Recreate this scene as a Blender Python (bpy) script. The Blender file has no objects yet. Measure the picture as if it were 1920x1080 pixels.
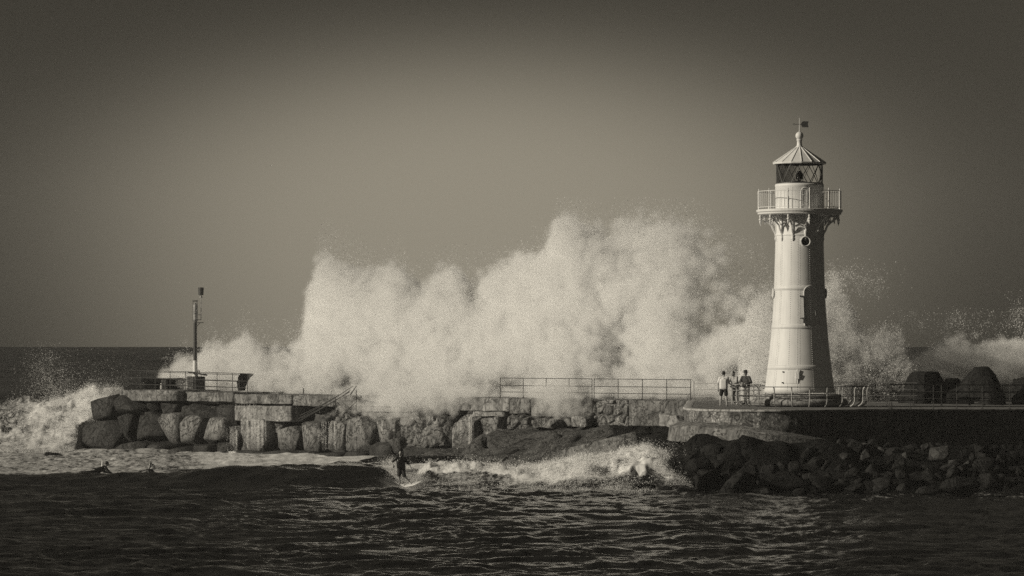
import bpy, bmesh, math, random
import numpy as np
from mathutils import Vector, Matrix
R = math.radians
scene = bpy.context.scene
COL = scene.collection

# ------------------------------------------------------------------ camera
F = 6750.0          # focal length in pixels of the 1920-wide photograph
H = 6.6             # eye height above the water
cam_d = bpy.data.cameras.new("camera"); cam = bpy.data.objects.new("camera", cam_d); COL.objects.link(cam)
cam.location = (0, 0, H); cam.rotation_euler = (R(90), 0, 0)
cam_d.lens = 36 * F / 1920; cam_d.sensor_width = 36; cam_d.shift_y = 110 / 1920
cam_d.clip_start = 1; cam_d.clip_end = 90000
scene.camera = cam

# ------------------------------------------------------------------ light
TINT = (1.0, 0.90, 0.70)
SUN_EL, SUN_AZ = R(20), R(18)
sdir = Vector((-math.cos(SUN_AZ) * math.cos(SUN_EL), -math.sin(SUN_AZ) * math.cos(SUN_EL), math.sin(SUN_EL)))
sun_d = bpy.data.lights.new("sun", 'SUN'); sun_d.energy = 3.4; sun_d.angle = R(0.5); sun_d.color = (1.0, 0.915, 0.75)
sun = bpy.data.objects.new("sun", sun_d); COL.objects.link(sun)
sun.rotation_euler = sdir.to_track_quat('Z', 'Y').to_euler(); sun.location = (-60, -20, 60)

world = bpy.data.worlds.new("World"); scene.world = world; world.use_nodes = True
wt = world.node_tree; wt.nodes.clear()
def wn(t, **k):
    n = wt.nodes.new(t)
    for a, b in k.items(): setattr(n, a, b)
    return n
def wm(op, a, b=None):
    n = wn('ShaderNodeMath', operation=op)
    for i, v in enumerate((a, b)):
        if v is None: continue
        if isinstance(v, (int, float)): n.inputs[i].default_value = v
        else: wt.links.new(v, n.inputs[i])
    return n.outputs[0]
sky = wn('ShaderNodeTexSky', sky_type='NISHITA'); sky.sun_disc = False
sky.sun_elevation = SUN_EL; sky.sun_rotation = math.atan2(sdir.x, sdir.y) % (2 * math.pi)
bw = wn('ShaderNodeRGBToBW'); wt.links.new(sky.outputs[0], bw.inputs[0])
tc = wn('ShaderNodeTexCoord'); sp = wn('ShaderNodeSeparateXYZ'); wt.links.new(tc.outputs['Generated'], sp.inputs[0])
dy = wm('MAXIMUM', sp.outputs[1], 0.02)
u = wm('SUBTRACT', wm('DIVIDE', sp.outputs[0], dy), (890 - 960) / F)
w = wm('SUBTRACT', wm('DIVIDE', sp.outputs[2], dy), (650 - 400) / F)
uu = wm('DIVIDE', u, 700 / F)
ww = wm('ADD', wm('DIVIDE', wm('MAXIMUM', w, 0), 296 / F), wm('DIVIDE', wm('MAXIMUM', wm('MULTIPLY', w, -1), 0), 640 / F))
r2 = wm('ADD', wm('MULTIPLY', uu, uu), wm('MULTIPLY', ww, ww))
glow = wm('EXPONENT', wm('MULTIPLY', wm('POWER', r2, 1.6), -1))
tot = wm('ADD', wm('MULTIPLY', glow, 2.3), wm('MULTIPLY', bw.outputs[0], 0.095))
cmb = wn('ShaderNodeMix', data_type='RGBA', blend_type='MULTIPLY'); cmb.inputs[0].default_value = 1
cc = wn('ShaderNodeCombineColor')
for i in range(3): wt.links.new(tot, cc.inputs[i])
wt.links.new(cc.outputs[0], cmb.inputs[6]); cmb.inputs[7].default_value = (*TINT, 1)
bg = wn('ShaderNodeBackground'); bg.inputs[1].default_value = 0.105
wt.links.new(cmb.outputs[2], bg.inputs[0])
wo = wn('ShaderNodeOutputWorld'); wt.links.new(bg.outputs[0], wo.inputs[0])
vs = scene.view_settings; vs.view_transform = 'Standard'; vs.look = 'None'; vs.exposure = 0; vs.gamma = 1; vs.use_curve_mapping = False
scene.render.engine = 'CYCLES'
cy = scene.cycles
cy.max_bounces = 9; cy.diffuse_bounces = 7; cy.glossy_bounces = 3; cy.transmission_bounces = 5; cy.transparent_max_bounces = 8
cy.volume_bounces = 12; cy.max_bounces = 14; cy.sample_clamp_indirect = 10; cy.use_denoising = False; cy.use_adaptive_sampling = False; cy.caustics_reflective = False; cy.caustics_refractive = False

# ------------------------------------------------------------------ numpy noise
_rng = np.random.default_rng(7)
_T = _rng.random(4096).astype(np.float32)
def vnoise(x, y, z=None, seed=0):
    x = np.asarray(x, np.float32); y = np.asarray(y, np.float32)
    z = np.zeros_like(x) if z is None else np.asarray(z, np.float32)
    xi = np.floor(x).astype(np.int64); yi = np.floor(y).astype(np.int64); zi = np.floor(z).astype(np.int64)
    fx = x - xi; fy = y - yi; fz = z - zi
    fx = fx * fx * (3 - 2 * fx); fy = fy * fy * (3 - 2 * fy); fz = fz * fz * (3 - 2 * fz)
    def h(a, b, c):
        k = (a * 73856093) ^ (b * 19349663) ^ (c * 83492791) ^ (seed * 2654435)
        k = (k ^ (k >> 13)) * 1274126177
        return _T[(k ^ (k >> 16)) & 4095]
    r = 0
    for dz in (0, 1):
        wz = fz if dz else 1 - fz
        if dz and not np.any(fz): continue
        for dy_ in (0, 1):
            wy = fy if dy_ else 1 - fy
            r = r + wz * wy * (h(xi, yi + dy_, zi + dz) * (1 - fx) + h(xi + 1, yi + dy_, zi + dz) * fx)
    return r
def fbm(x, y, z=None, oct=4, seed=0, gain=0.5):
    a, s, t = 1.0, 0.0, 0.0
    for o in range(oct):
        k = 2.03 ** o
        s = s + a * vnoise(np.asarray(x) * k, np.asarray(y) * k, None if z is None else np.asarray(z) * k, seed + o * 17); t += a; a *= gain
    return s / t
def sstep(a, b, x):
    t = np.clip((x - a) / (b - a), 0, 1); return t * t * (3 - 2 * t)

# ------------------------------------------------------------------ materials
class Mat:
    def __init__(s, name):
        s.m = bpy.data.materials.new(name); s.m.use_nodes = True; s.t = s.m.node_tree
        s.b = s.t.nodes['Principled BSDF']; s.o = s.t.nodes['Material Output']
        s.tc = None
    def n(s, t, **k):
        n = s.t.nodes.new(t)
        for a, b in k.items():
            setattr(n, a, b)
        return n
    def l(s, a, b): s.t.links.new(a, b)
    def co(s, scale=(1, 1, 1), obj=True):
        tc = s.n('ShaderNodeNewGeometry') if not obj else s.n('ShaderNodeTexCoord')
        mp = s.n('ShaderNodeMapping'); mp.inputs['Scale'].default_value = scale
        s.l(tc.outputs['Position' if not obj else 'Object'], mp.inputs[0]); return mp.outputs[0]
    def noise(s, vec, scale, detail=5, rough=.55, dist=0):
        n = s.n('ShaderNodeTexNoise'); n.inputs['Scale'].default_value = scale; n.inputs['Detail'].default_value = detail
        n.inputs['Roughness'].default_value = rough; n.inputs['Distortion'].default_value = dist; s.l(vec, n.inputs['Vector']); return n.outputs[0]
    def voro(s, vec, scale, feature='F1'):
        n = s.n('ShaderNodeTexVoronoi', feature=feature); n.inputs['Scale'].default_value = scale; s.l(vec, n.inputs['Vector']); return n.outputs['Distance']
    def ramp(s, fac, stops):
        n = s.n('ShaderNodeValToRGB'); el = n.color_ramp.elements
        while len(el) < len(stops): el.new(.5)
        for e, (p, c) in zip(el, stops):
            e.position = p; e.color = (c, c, c, 1) if isinstance(c, (int, float)) else (*c, 1)
        s.l(fac, n.inputs[0]); return n.outputs[0]
    def mapr(s, v, a, b):
        n = s.n('ShaderNodeMapRange'); n.inputs[1].default_value = a; n.inputs[2].default_value = b; s.l(v, n.inputs[0]); return n.outputs[0]
    def mul(s, a, b, mode='MULTIPLY', fac=1):
        n = s.n('ShaderNodeMix', data_type='RGBA', blend_type=mode)
        for ix, v in ((0, fac), (6, a), (7, b)):
            if isinstance(v, (int, float)): n.inputs[ix].default_value = v if ix == 0 else (v, v, v, 1)
            else: s.l(v, n.inputs[ix])
        return n.outputs[2]
    def bump(s, h, strength, dist):
        n = s.n('ShaderNodeBump'); n.inputs['Strength'].default_value = strength; n.inputs['Distance'].default_value = dist
        s.l(h, n.inputs['Height']); s.l(n.outputs[0], s.b.inputs['Normal']); return n
    def base(s, c): s.l(c, s.b.inputs['Base Color'])
    def rough(s, v): s.b.inputs['Roughness'].default_value = v
def flat(name, c, rough=.6, metal=0, var=.25, scale=8):
    m = Mat(name); v = m.co(); n = m.noise(v, scale, 4)
    m.base(m.ramp(n, [(.25, c * (1 - var)), (.75, c * (1 + var * .5))])); m.rough(rough); m.b.inputs['Metallic'].default_value = metal
    return m.m
def rockmat(name, lo, hi, bscale=3.0, speck=0, bstr=.7, bd=.12, streak=False, rough=.8, world=True, tide=False):
    m = Mat(name); v = m.co(obj=not world)
    n1 = m.noise(v, bscale * .35, 8, .65, .6); n2 = m.noise(v, bscale * 3, 7, .7)
    c = m.ramp(n1, [(.3, lo), (.5, (lo + hi) * .5), (.72, hi)])
    c = m.mul(c, m.ramp(n2, [(.3, .45), (.6, 1.15)]))
    if speck:
        vv = m.voro(v, 9); c = m.mul(c, m.ramp(vv, [(.0, 1 + speck), (.35, 1.0), (.7, .55)]))
    if streak:
        vs_ = m.co((2.2, 2.2, .22), obj=False); ns = m.noise(vs_, 2.2, 6, .7); c = m.mul(c, m.ramp(ns, [(.35, .5), (.65, 1.25)]))
    if tide:                                   # weed and wet staining up to the high-water mark
        g_ = m.n('ShaderNodeNewGeometry'); sx = m.n('ShaderNodeSeparateXYZ'); m.l(g_.outputs['Position'], sx.inputs[0])
        a_ = m.n('ShaderNodeMath', operation='MULTIPLY_ADD'); m.l(n1, a_.inputs[0]); a_.inputs[1].default_value = -3.2; m.l(sx.outputs[2], a_.inputs[2])
        c = m.mul(c, m.ramp(a_.outputs[0], [(0.0, .30), (.45, 1.0)]) if False else m.ramp(m.mapr(a_.outputs[0], -1.8, .2), [(0.2, .32), (.8, 1.0)]))
    cr = m.ramp(m.noise(v, bscale * .32 + .25, 7, .62, 1.2), [(.478, 1.0), (.497, .28), (.503, .28), (.522, 1.0)]); c = m.mul(c, cr)      # fissures
    m.base(c); m.rough(rough)
    h = m.mul(m.mul(n1, n2, 'ADD', .6), cr, 'ADD', .5)
    m.bump(h, bstr, bd); return m.m
M = {}
def paint_white():
    m = Mat('white_paint'); v = m.co(obj=False)
    n = m.noise(v, 1.2, 6, .6); c = m.ramp(n, [(.3, .68), (.6, .75)])
    st = m.noise(m.co((5, 5, .35), obj=False), 1.5, 6, .7); c = m.mul(c, m.ramp(st, [(.28, .86), (.5, 1.0)]))
    m.base(c); m.rough(.55); m.bump(m.noise(v, 14, 4), .15, .01); return m.m
M['white'] = paint_white()
M['dark_metal'] = flat('weathered_steel', .07, .5, .3)
M['galv'] = flat('galvanised_steel', .42, .45, .2)
M['black'] = flat('black_paint', .02, .5)
M['conc'] = rockmat('weathered_concrete', .06, .34, 2.6, 0, .9, .07, True)
M['conc_light'] = rockmat('pale_concrete', .16, .46, 2.4, 0, .7, .05, True, tide=True)
M['conc_dark'] = rockmat('stained_concrete', .04, .15, 2.2, 0, .9, .1, True, tide=True)
M['block'] = rockmat('armour_block_concrete', .07, .44, 3.0, 0, 1.0, .16, True, tide=True)
M['barnacle'] = rockmat('barnacled_rock', .012, .06, 2.4, 1.4, 1.0, .16, False, .7)
M['shelf'] = rockmat('shelf_rock', .035, .19, 1.2, .3, 1.0, .25, False, .75)
M['lip'] = rockmat('sunlit_pale_edge', .25, .5, 2.5, 0, .5, .03)  # grazing sun on the edge is put into this paler colour
M['unit'] = rockmat('old_dark_concrete', .008, .03, 1.8, 0, .9, .08)
M['wet_shaded_rubble'] = rockmat('wet_shaded_rubble', .006, .02, 1.5, 0, 1.0, .2, False, .6)  # wet rock, with the shade on this side painted into its colour
M['stone'] = rockmat('mottled_stone', .05, .42, 3.2, .9, 1.0, .1, True)
M['boulder'] = rockmat('boulder_basalt_dimmed', .008, .036, 1.6, 0, .9, .14, False, .6)  # dark wet rock, vignette darkening also put into the colour
M['boulder_pale'] = rockmat('boulder_pale', .02, .055, 1.8, 0, .9, .12, False, .7)
M['core'] = rockmat('rubble_core', .01, .05, 2.0, 0, 1.0, .2)
M['deck'] = rockmat('deck_paving', .12, .22, .9, 0, .3, .02)
def cobble():
    m = Mat('cobbled_masonry'); v = m.co(obj=False)
    w = m.noise(v, 1.2, 3); vv = m.n('ShaderNodeVectorMath', operation='ADD'); m.l(v, vv.inputs[0]); 
    sc_ = m.n('ShaderNodeVectorMath', operation='SCALE'); m.l(m.mul(w, w), sc_.inputs[0]); sc_.inputs['Scale'].default_value = .8; m.l(sc_.outputs[0], vv.inputs[1])
    e = m.voro(vv.outputs[0], 1.5, 'DISTANCE_TO_EDGE'); c = m.ramp(e, [(.0, .12), (.05, .25)])
    n = m.noise(v, 5, 7, .7); c = m.mul(c, m.ramp(n, [(.3, .5), (.65, 1.25)]))
    m.base(c); m.rough(.8); m.bump(m.ramp(e, [(.0, 0.), (.15, 1.)]), 1, .12); return m.m
M['cobble'] = cobble()
def glassm():
    m = Mat('lantern_glass'); m.b.inputs['Base Color'].default_value = (.66, .66, .66, 1); m.rough(.05)
    m.b.inputs['Transmission Weight'].default_value = 1; m.b.inputs['IOR'].default_value = 1.05; return m.m
M['glass'] = glassm()
def mistm():
    m = Mat('sea_mist'); m.t.nodes.remove(m.b); p = m.n('ShaderNodeVolumePrincipled'); p.inputs['Color'].default_value = (.98, .98, .98, 1)
    p.inputs['Density'].default_value = MIST; p.inputs['Anisotropy'].default_value = 0.0; m.l(p.outputs[0], m.o.inputs['Volume']); return m.m
MIST = 0.95
M['mist'] = mistm()
def droplet(name, c=.93):
    m = Mat(name); m.t.nodes.remove(m.b)
    d = m.n('ShaderNodeBsdfDiffuse'); t = m.n('ShaderNodeBsdfTranslucent'); mx = m.n('ShaderNodeMixShader')
    d.inputs[0].default_value = (c, c, c, 1); t.inputs[0].default_value = (c, c, c, 1); mx.inputs[0].default_value = .5
    m.l(d.outputs[0], mx.inputs[1]); m.l(t.outputs[0], mx.inputs[2]); m.l(mx.outputs[0], m.o.inputs[0]); return m.m
M['spray'] = droplet('sea_spray_droplets')
def waterm():
    m = Mat('sea_water'); v = m.co(obj=False)
    at = m.n('ShaderNodeAttribute', attribute_name='foam')
    n = m.noise(m.co((1, .45, 1), obj=False), 1.1, 9, .68, .4)
    nn = m.mul(m.noise(m.co((1, .5, 1), obj=False), 4.5, 5, .7), n, 'MIX', .55)
    mr = m.n('ShaderNodeMath', operation='SUBTRACT'); m.l(at.outputs['Fac'], mr.inputs[0]); m.l(nn, mr.inputs[1])
    f = m.ramp(mr.outputs[0], [(.0, 0.), (.16, 1.)])
    c = m.mul(.012, m.ramp(n, [(.35, .5), (.6, .8)]), 'MIX', f); m.base(c)
    rr = m.n('ShaderNodeMath', operation='MULTIPLY_ADD'); m.l(f, rr.inputs[0]); rr.inputs[1].default_value = .6; rr.inputs[2].default_value = .15
    m.l(rr.outputs[0], m.b.inputs['Roughness']); fa = m.n('ShaderNodeAttribute', attribute_name='open_sea'); sl = m.n('ShaderNodeMath', operation='MULTIPLY_ADD'); m.l(fa.outputs['Fac'], sl.inputs[0]); sl.inputs[1].default_value = .93; sl.inputs[2].default_value = 0.0; om = m.n('ShaderNodeMixShader'); od = m.n('ShaderNodeBsdfDiffuse'); m.l(m.mul(m.ramp(m.noise(m.co((.012, .004, 1), obj=False), 3, 8, .7), [(.35, .014), (.65, .05)]), m.ramp(m.noise(m.co((.1, .03, 1), obj=False), 3, 6, .7), [(.3, .6), (.7, 1.3)])), od.inputs[0]); m.l(sl.outputs[0], om.inputs[0]); m.l(m.b.outputs[0], om.inputs[1]); m.l(od.outputs[0], om.inputs[2]); m.l(om.outputs[0], m.o.inputs[0]); m.b.inputs['IOR'].default_value = 1.33
    bn = m.noise(m.co((1, .6, 1), obj=False), 3.2, 6, .6, .3)
    m.bump(bn, .35, .10); return m.m
M['water'] = waterm()

for k_ in ('boulder', 'wet_shaded_rubble', 'unit', 'core'):
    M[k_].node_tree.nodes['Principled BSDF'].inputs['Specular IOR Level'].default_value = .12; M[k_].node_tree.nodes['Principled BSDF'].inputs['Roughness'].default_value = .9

# ------------------------------------------------------------------ object helpers
def tag(o, label=None, cat=None, group=None, kind=None):
    if label: o['label'] = label
    if cat: o['category'] = cat
    if group: o['group'] = group
    if kind: o['kind'] = kind
    return o
def link(name, me, mat=None, parent=None, smooth=False):
    o = bpy.data.objects.new(name, me); COL.objects.link(o)
    if mat: me.materials.append(mat)
    if parent is not None: o.parent = parent
    if smooth: me.shade_smooth()
    return o
def obj(name, bm, mat, parent=None, smooth=False):
    me = bpy.data.meshes.new(name); bm.normal_update(); bm.to_mesh(me); bm.free()
    return link(name, me, mat, parent, smooth)
def empty(name, loc=(0, 0, 0), rz=0):
    o = bpy.data.objects.new(name, None); COL.objects.link(o); o.location = loc; o.rotation_euler = (0, 0, rz); o.empty_display_size = .3; return o
def npmesh(name, V, Fc, mat, parent=None, smooth=False):
    V = np.asarray(V, np.float32); Fc = np.asarray(Fc, np.int32)
    me = bpy.data.meshes.new(name); k = Fc.shape[1]
    me.vertices.add(len(V)); me.vertices.foreach_set('co', V.ravel())
    me.loops.add(Fc.size); me.loops.foreach_set('vertex_index', Fc.ravel())
    me.polygons.add(len(Fc)); me.polygons.foreach_set('loop_start', np.arange(0, Fc.size, k, dtype=np.int32))
    me.update(calc_edges=True)
    return link(name, me, mat, parent, smooth)
def gridfaces(nr, nc):
    i = np.arange(nr - 1)[:, None] * nc + np.arange(nc - 1)[None, :]
    i = i.ravel(); return np.stack([i, i + 1, i + nc + 1, i + nc], 1)
def NB(): return bmesh.new()
def box(bm, c, s, rz=0, rot=None):
    m = Matrix.Translation(c) @ (rot if rot is not None else Matrix.Rotation(rz, 4, 'Z')) @ Matrix.Diagonal((*s, 1))
    return bmesh.ops.create_cube(bm, size=1, matrix=m)['verts']
def tube(bm, pts, r, seg=8, caps=True):
    pts = [Vector(p) for p in pts]; rr = r if isinstance(r, (list, tuple)) else [r] * len(pts)
    rings = []; prev = None
    for i, p in enumerate(pts):
        d = (pts[min(i + 1, len(pts) - 1)] - pts[max(i - 1, 0)]).normalized()
        if prev is None:
            a = d.orthogonal().normalized()
        else:
            a = (prev - d * prev.dot(d)).normalized()
        prev = a; b = d.cross(a)
        rings.append([bm.verts.new(p + (a * math.cos(t) + b * math.sin(t)) * rr[i]) for t in [2 * math.pi * k / seg for k in range(seg)]])
    for A_, B_ in zip(rings, rings[1:]):
        for k in range(seg): bm.faces.new((A_[k], A_[(k + 1) % seg], B_[(k + 1) % seg], B_[k]))
    if caps:
        bm.faces.new(rings[0][::-1]); bm.faces.new(rings[-1])
def lathe(bm, prof, seg=32, c=(0, 0, 0), close=True):
    c = Vector(c); rings = []
    for r, z in prof:
        rings.append([bm.verts.new(c + Vector((r * math.cos(2 * math.pi * k / seg), r * math.sin(2 * math.pi * k / seg), z))) for k in range(seg)])
    for A_, B_ in zip(rings, rings[1:]):
        for k in range(seg): bm.faces.new((A_[k], A_[(k + 1) % seg], B_[(k + 1) % seg], B_[k]))
    if close:
        bm.faces.new(rings[0][::-1]); bm.faces.new(rings[-1])
def ball(bm, c, r, sub=2): bmesh.ops.create_icosphere(bm, subdivisions=sub, radius=r, matrix=Matrix.Translation(c))
def P(px, py, Y): return Vector(((px - 960) * Y / F, Y, H - (py - 650) * Y / F))
def Z(py, Y): return H - (py - 650) * Y / F

# sea wall frame
WA, WB = Vector((-24.96, 234.0)), Vector((9.68, 198.0))
WU = (WB - WA).normalized(); WN = Vector((WU.y, -WU.x))      # WN points toward the camera and the sun
if WN.y > 0: WN = -WN
def wallpt(px, prot=0.0):
    k = (px - 960) / F; a = WA + WN * prot
    t = (k * a.y - a.x) / (WU.x - k * WU.y); return a + WU * t
def wally(px, prot=0.0): return wallpt(px, prot).y
ZD = 3.65           # level of the walkway above the water
ORD = ['first', 'second', 'third', 'fourth', 'fifth', 'sixth', 'seventh', 'eighth', 'ninth', 'tenth', 'eleventh', 'twelfth', 'thirteenth', 'fourteenth', 'fifteenth', 'sixteenth', 'seventeenth', 'eighteenth', 'nineteenth', 'twentieth', 'twenty-first', 'twenty-second', 'twenty-third', 'twenty-fourth']

# ================================================================== WATER
def interp(x, tab): return np.interp(x, [t[0] for t in tab], [t[1] for t in tab])
def build_water():
    # columns by bearing, rows by distance (finer near the camera)
    core_c = np.linspace(-.158, .158, 1180); side = np.tan(np.linspace(math.atan(.162), R(62), 60))
    ks = np.concatenate([-side[::-1], core_c, side])
    dyr = np.concatenate([np.linspace(520, 182, 820), np.linspace(181.5, 60, 220), np.linspace(59.5, 3, 130), np.array([2.2, 1.5, .9, .5])])
    Ys = 6.6 * F / dyr; Ys = np.concatenate([np.linspace(20, Ys[0] - 1.5, 45), Ys])
    K, Yg = np.meshgrid(ks, Ys); X = K * Yg; px = 960 + F * K
    row = np.gradient(Ys)[:, None] * np.ones_like(X)
    rng = np.random.default_rng(3)
    z = np.zeros_like(X)
    wx = X + 1.2 * (fbm(X * .16, Yg * .12, seed=5) - .5) * 4; wy = Yg + 1.2 * (fbm(X * .14, Yg * .12, seed=9) - .5) * 4
    calm = 1 - .0 * X
    for i in range(64):
        lam = 0.45 * (4.2 / .45) ** rng.random() if i > 3 else rng.uniform(6, 9); th = rng.normal(0, .6) - math.pi / 2 + .2
        a = .0050 * lam ** .72 * (1 if i > 3 else 1.6)
        fade = np.clip(lam / np.maximum(row * abs(math.sin(th)) * 2.2, .01) - .6, 0, 1)
        ph = (wx * math.cos(th) + wy * math.sin(th)) * 2 * math.pi / lam + rng.random() * 6.28
        s = np.sin(ph); z += a * fade * (s + .35 * np.cos(2 * ph))
    z += .14 * (fbm(X * .6, Yg * .6, oct=5, seed=21) - .5) + .12 * (fbm(X * .08, Yg * .16, oct=3, seed=22) - .5)
    # open sea beyond the breakwater
    far = sstep(235, 330, Yg)
    for i in range(26):
        lam = 9 * (150 / 9) ** rng.random(); th = rng.normal(0, .35) - math.pi / 2 + .5
        a = .0085 * lam ** .93
        fade = np.clip(lam / np.maximum(row * 2.2, .01) - .6, 0, 1)
        ph = (X * math.cos(th) + Yg * math.sin(th)) * 2 * math.pi / lam + rng.random() * 6.28
        z += far * a * fade * np.sin(ph + .5 * np.sin(ph))
    z += far * 1.5 * (fbm(X / 60, Yg / 120, oct=4, seed=31) - .5) + sstep(600, 1500, Yg) * 6 * (fbm(X / 90, Yg / 900, oct=3, seed=33) - .5) * np.clip(3000 / Yg, 0, 1)
    foam = np.zeros_like(X)
    # foam-streaked flat water in front of the sea wall
    A1 = sstep(184, 196, Yg) * (1 - sstep(236, 246, Yg)) * (1 - sstep(840, 900, px))
    foam = np.maximum(foam, A1 * (.55 + .37 * sstep(300, 520, px)))
    foam = np.maximum(foam, (1 - sstep(300, 420, px)) * sstep(174, 184, Yg) * (1 - sstep(236, 246, Yg)) * .60)
    # whitecaps at sea and streaks inside the harbour
    foam = np.maximum(foam, far * sstep(.60, .70, fbm(X / 9, Yg / 26, oct=5, seed=41)) * .50)
    pt = sstep(.60, .72, fbm(X / 5, Yg / 3.5, oct=4, seed=43))
    foam = np.maximum(foam, pt * .36 * (1 - sstep(170, 185, Yg)))
    foam = np.maximum(foam, sstep(150, 156, Yg) * (1 - sstep(164, 170, Yg)) * sstep(960, 1060, px) * .47)
    foam = np.maximum(foam, .50 * np.exp(-((px - 970) / 70) ** 2 - ((Yg - 151.5) / 2.5) ** 2))
    foam = np.maximum(foam, .44 * sstep(.45, .6, fbm(X / 6, Yg / 4, seed=47)) * np.exp(-((Yg - 147) / 3) ** 2) * (1 - sstep(700, 900, px)))
    # small surf wave the surfer rides
    ht = interp(px, [(-400, .3), (0, .38), (190, .42), (300, .52), (430, .80), (560, .80), (640, .92), (715, .80), (740, .50), (766, .12), (790, .3), (840, .45), (980, .4), (1100, .3), (1300, 0)])
    wob = 1.2 * (fbm(X / 9, X * 0 + 3, oct=3, seed=51) - .5)
    Yc = 172 + wob
    prof = sstep(Yc - 6.0, Yc, Yg) ** 1.15 * (1 - sstep(Yc + .8, Yc + 9, Yg))
    z = z * (1 - .15 * sstep(164, 167, Yg) * (1 - sstep(173, 180, Yg)) * sstep(250, 420, px) * (1 - sstep(740, 800, px)))
    z = z + prof * ht * (1 + .22 * (fbm(X / 3.5, Yg / 5, seed=53) - .5))
    foam = np.maximum(foam, .46 * sstep(.50, .66, fbm(X * .55 + Yg * .5, Yg * 1.3 - X * .2, oct=5, seed=57)) * sstep(166, 168, Yg) * (1 - sstep(171, 173, Yg)) * sstep(300, 500, px) * (px < 760))
    # broken white water ahead of the rocks
    topz = interp(px, [(776, 0), (786, .45), (806, .90), (860, .85), (900, .80), (960, .62), (1000, .66), (1040, .92), (1080, 1.12), (1130, 1.20), (1180, 1.50), (1215, 1.62), (1250, 1.35), (1275, .9), (1300, .3), (1330, 0)])
    Y0 = interp(px, [(740, 173), (790, 172), (820, 170.5), (900, 169.5), (1000, 165.5), (1100, 164), (1300, 164)])
    ww_ = sstep(Y0, Y0 + 4.0, Yg) * (1 - sstep(178, 184, Yg)) * (topz > 0)
    lump = fbm(X * .9, Yg * .8, oct=5, seed=61); lump2 = np.abs(fbm(X * 2.2, Yg * 1.8, oct=4, seed=63) - .5) * 2
    bill = 1 - np.abs(2 * fbm(X * .85, Yg * .7, oct=3, seed=67) - 1) * 2.2; bill = np.clip(np.sqrt(np.clip(bill, 0, 1)), 0, 1) - .5
    z = np.where(topz > 0, z * (1 - ww_ * .6) + ww_ * topz * (.72 + .5 * (lump - .4) + .38 * bill) + ww_ * .12 * (lump2 - .3) * np.clip(topz, 0, 1), z)
    foam = np.maximum(foam, ww_ * sstep(0.0, .4, topz) * (.62 + .6 * sstep(.0, .3, ww_ * topz)))
    carve = np.exp(-((px - 768) / 24) ** 2) * (1 - sstep(171, 173.5, Yg)) * sstep(164, 167, Yg); z = z * (1 - .8 * carve)
    foam = np.maximum(foam, sstep(770, 830, px) * (1 - sstep(1290, 1340, px)) * sstep(160, 169, Yg) * (1 - sstep(190, 200, Yg)) * .56)
    # big wave breaking round the seaward end
    endx = wallpt(215).x
    lim = np.interp(Yg, [225, 238, 246], [-28.6, -27.4, -26.2]); bx = 1 - sstep(lim - .7, lim + .7, X)
    lum = fbm(X * .38, Yg * .35, oct=6, seed=71); rid = 1 - np.abs(fbm(X * .7, Yg * .6, oct=4, seed=73) - .5) * 4
    amp = interp(px, [(-300, 1.0), (0, 2.2), (60, 2.6), (120, 2.5), (180, 3.0), (230, 3.1)])
    front = interp(px, [(-200, 236), (0, 229), (100, 226), (230, 224)])
    pf = sstep(front - 2, front + 23, Yg) * (1 - sstep(250, 262, Yg))
    z = z + bx * pf * amp * (1.0 + .5 * (lum - .5)) + bx * sstep(front - 2, front + 5, Yg) * (1 - sstep(245, 255, Yg)) * (.9 * (lum - .45) + .22 * rid)
    foam = np.maximum(foam, bx * sstep(front - 5, front + 2, Yg) * (1 - sstep(250, 256, Yg)) * (.54 + .42 * sstep(30, 120, px)))
    V = np.stack([X, Yg, z], -1).reshape(-1, 3)
    o = npmesh('sea_water', V, gridfaces(*X.shape)[:, ::-1][:, ::-1], M['water'], smooth=True)
    at = o.data.attributes.new('open_sea', 'FLOAT', 'POINT'); at.data.foreach_set('value', (sstep(240, 420, Yg) * (1 - np.clip(foam * 1.6 - .3, 0, 1))).astype(np.float32).ravel())   # unresolved steep facets of the open sea
    at = o.data.attributes.new('foam', 'FLOAT', 'POINT'); at.data.foreach_set('value', foam.astype(np.float32).ravel())
    tag(o, kind='structure')
    return ks, Ys, z, foam
WKS, WYS, WZ, WFOAM = build_water()
def waterz(x, y):
    i = int(np.clip(np.searchsorted(WYS, y), 0, len(WYS) - 1)); j = int(np.clip(np.searchsorted(WKS, x / y), 0, len(WKS) - 1)); return float(WZ[i, j])

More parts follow.
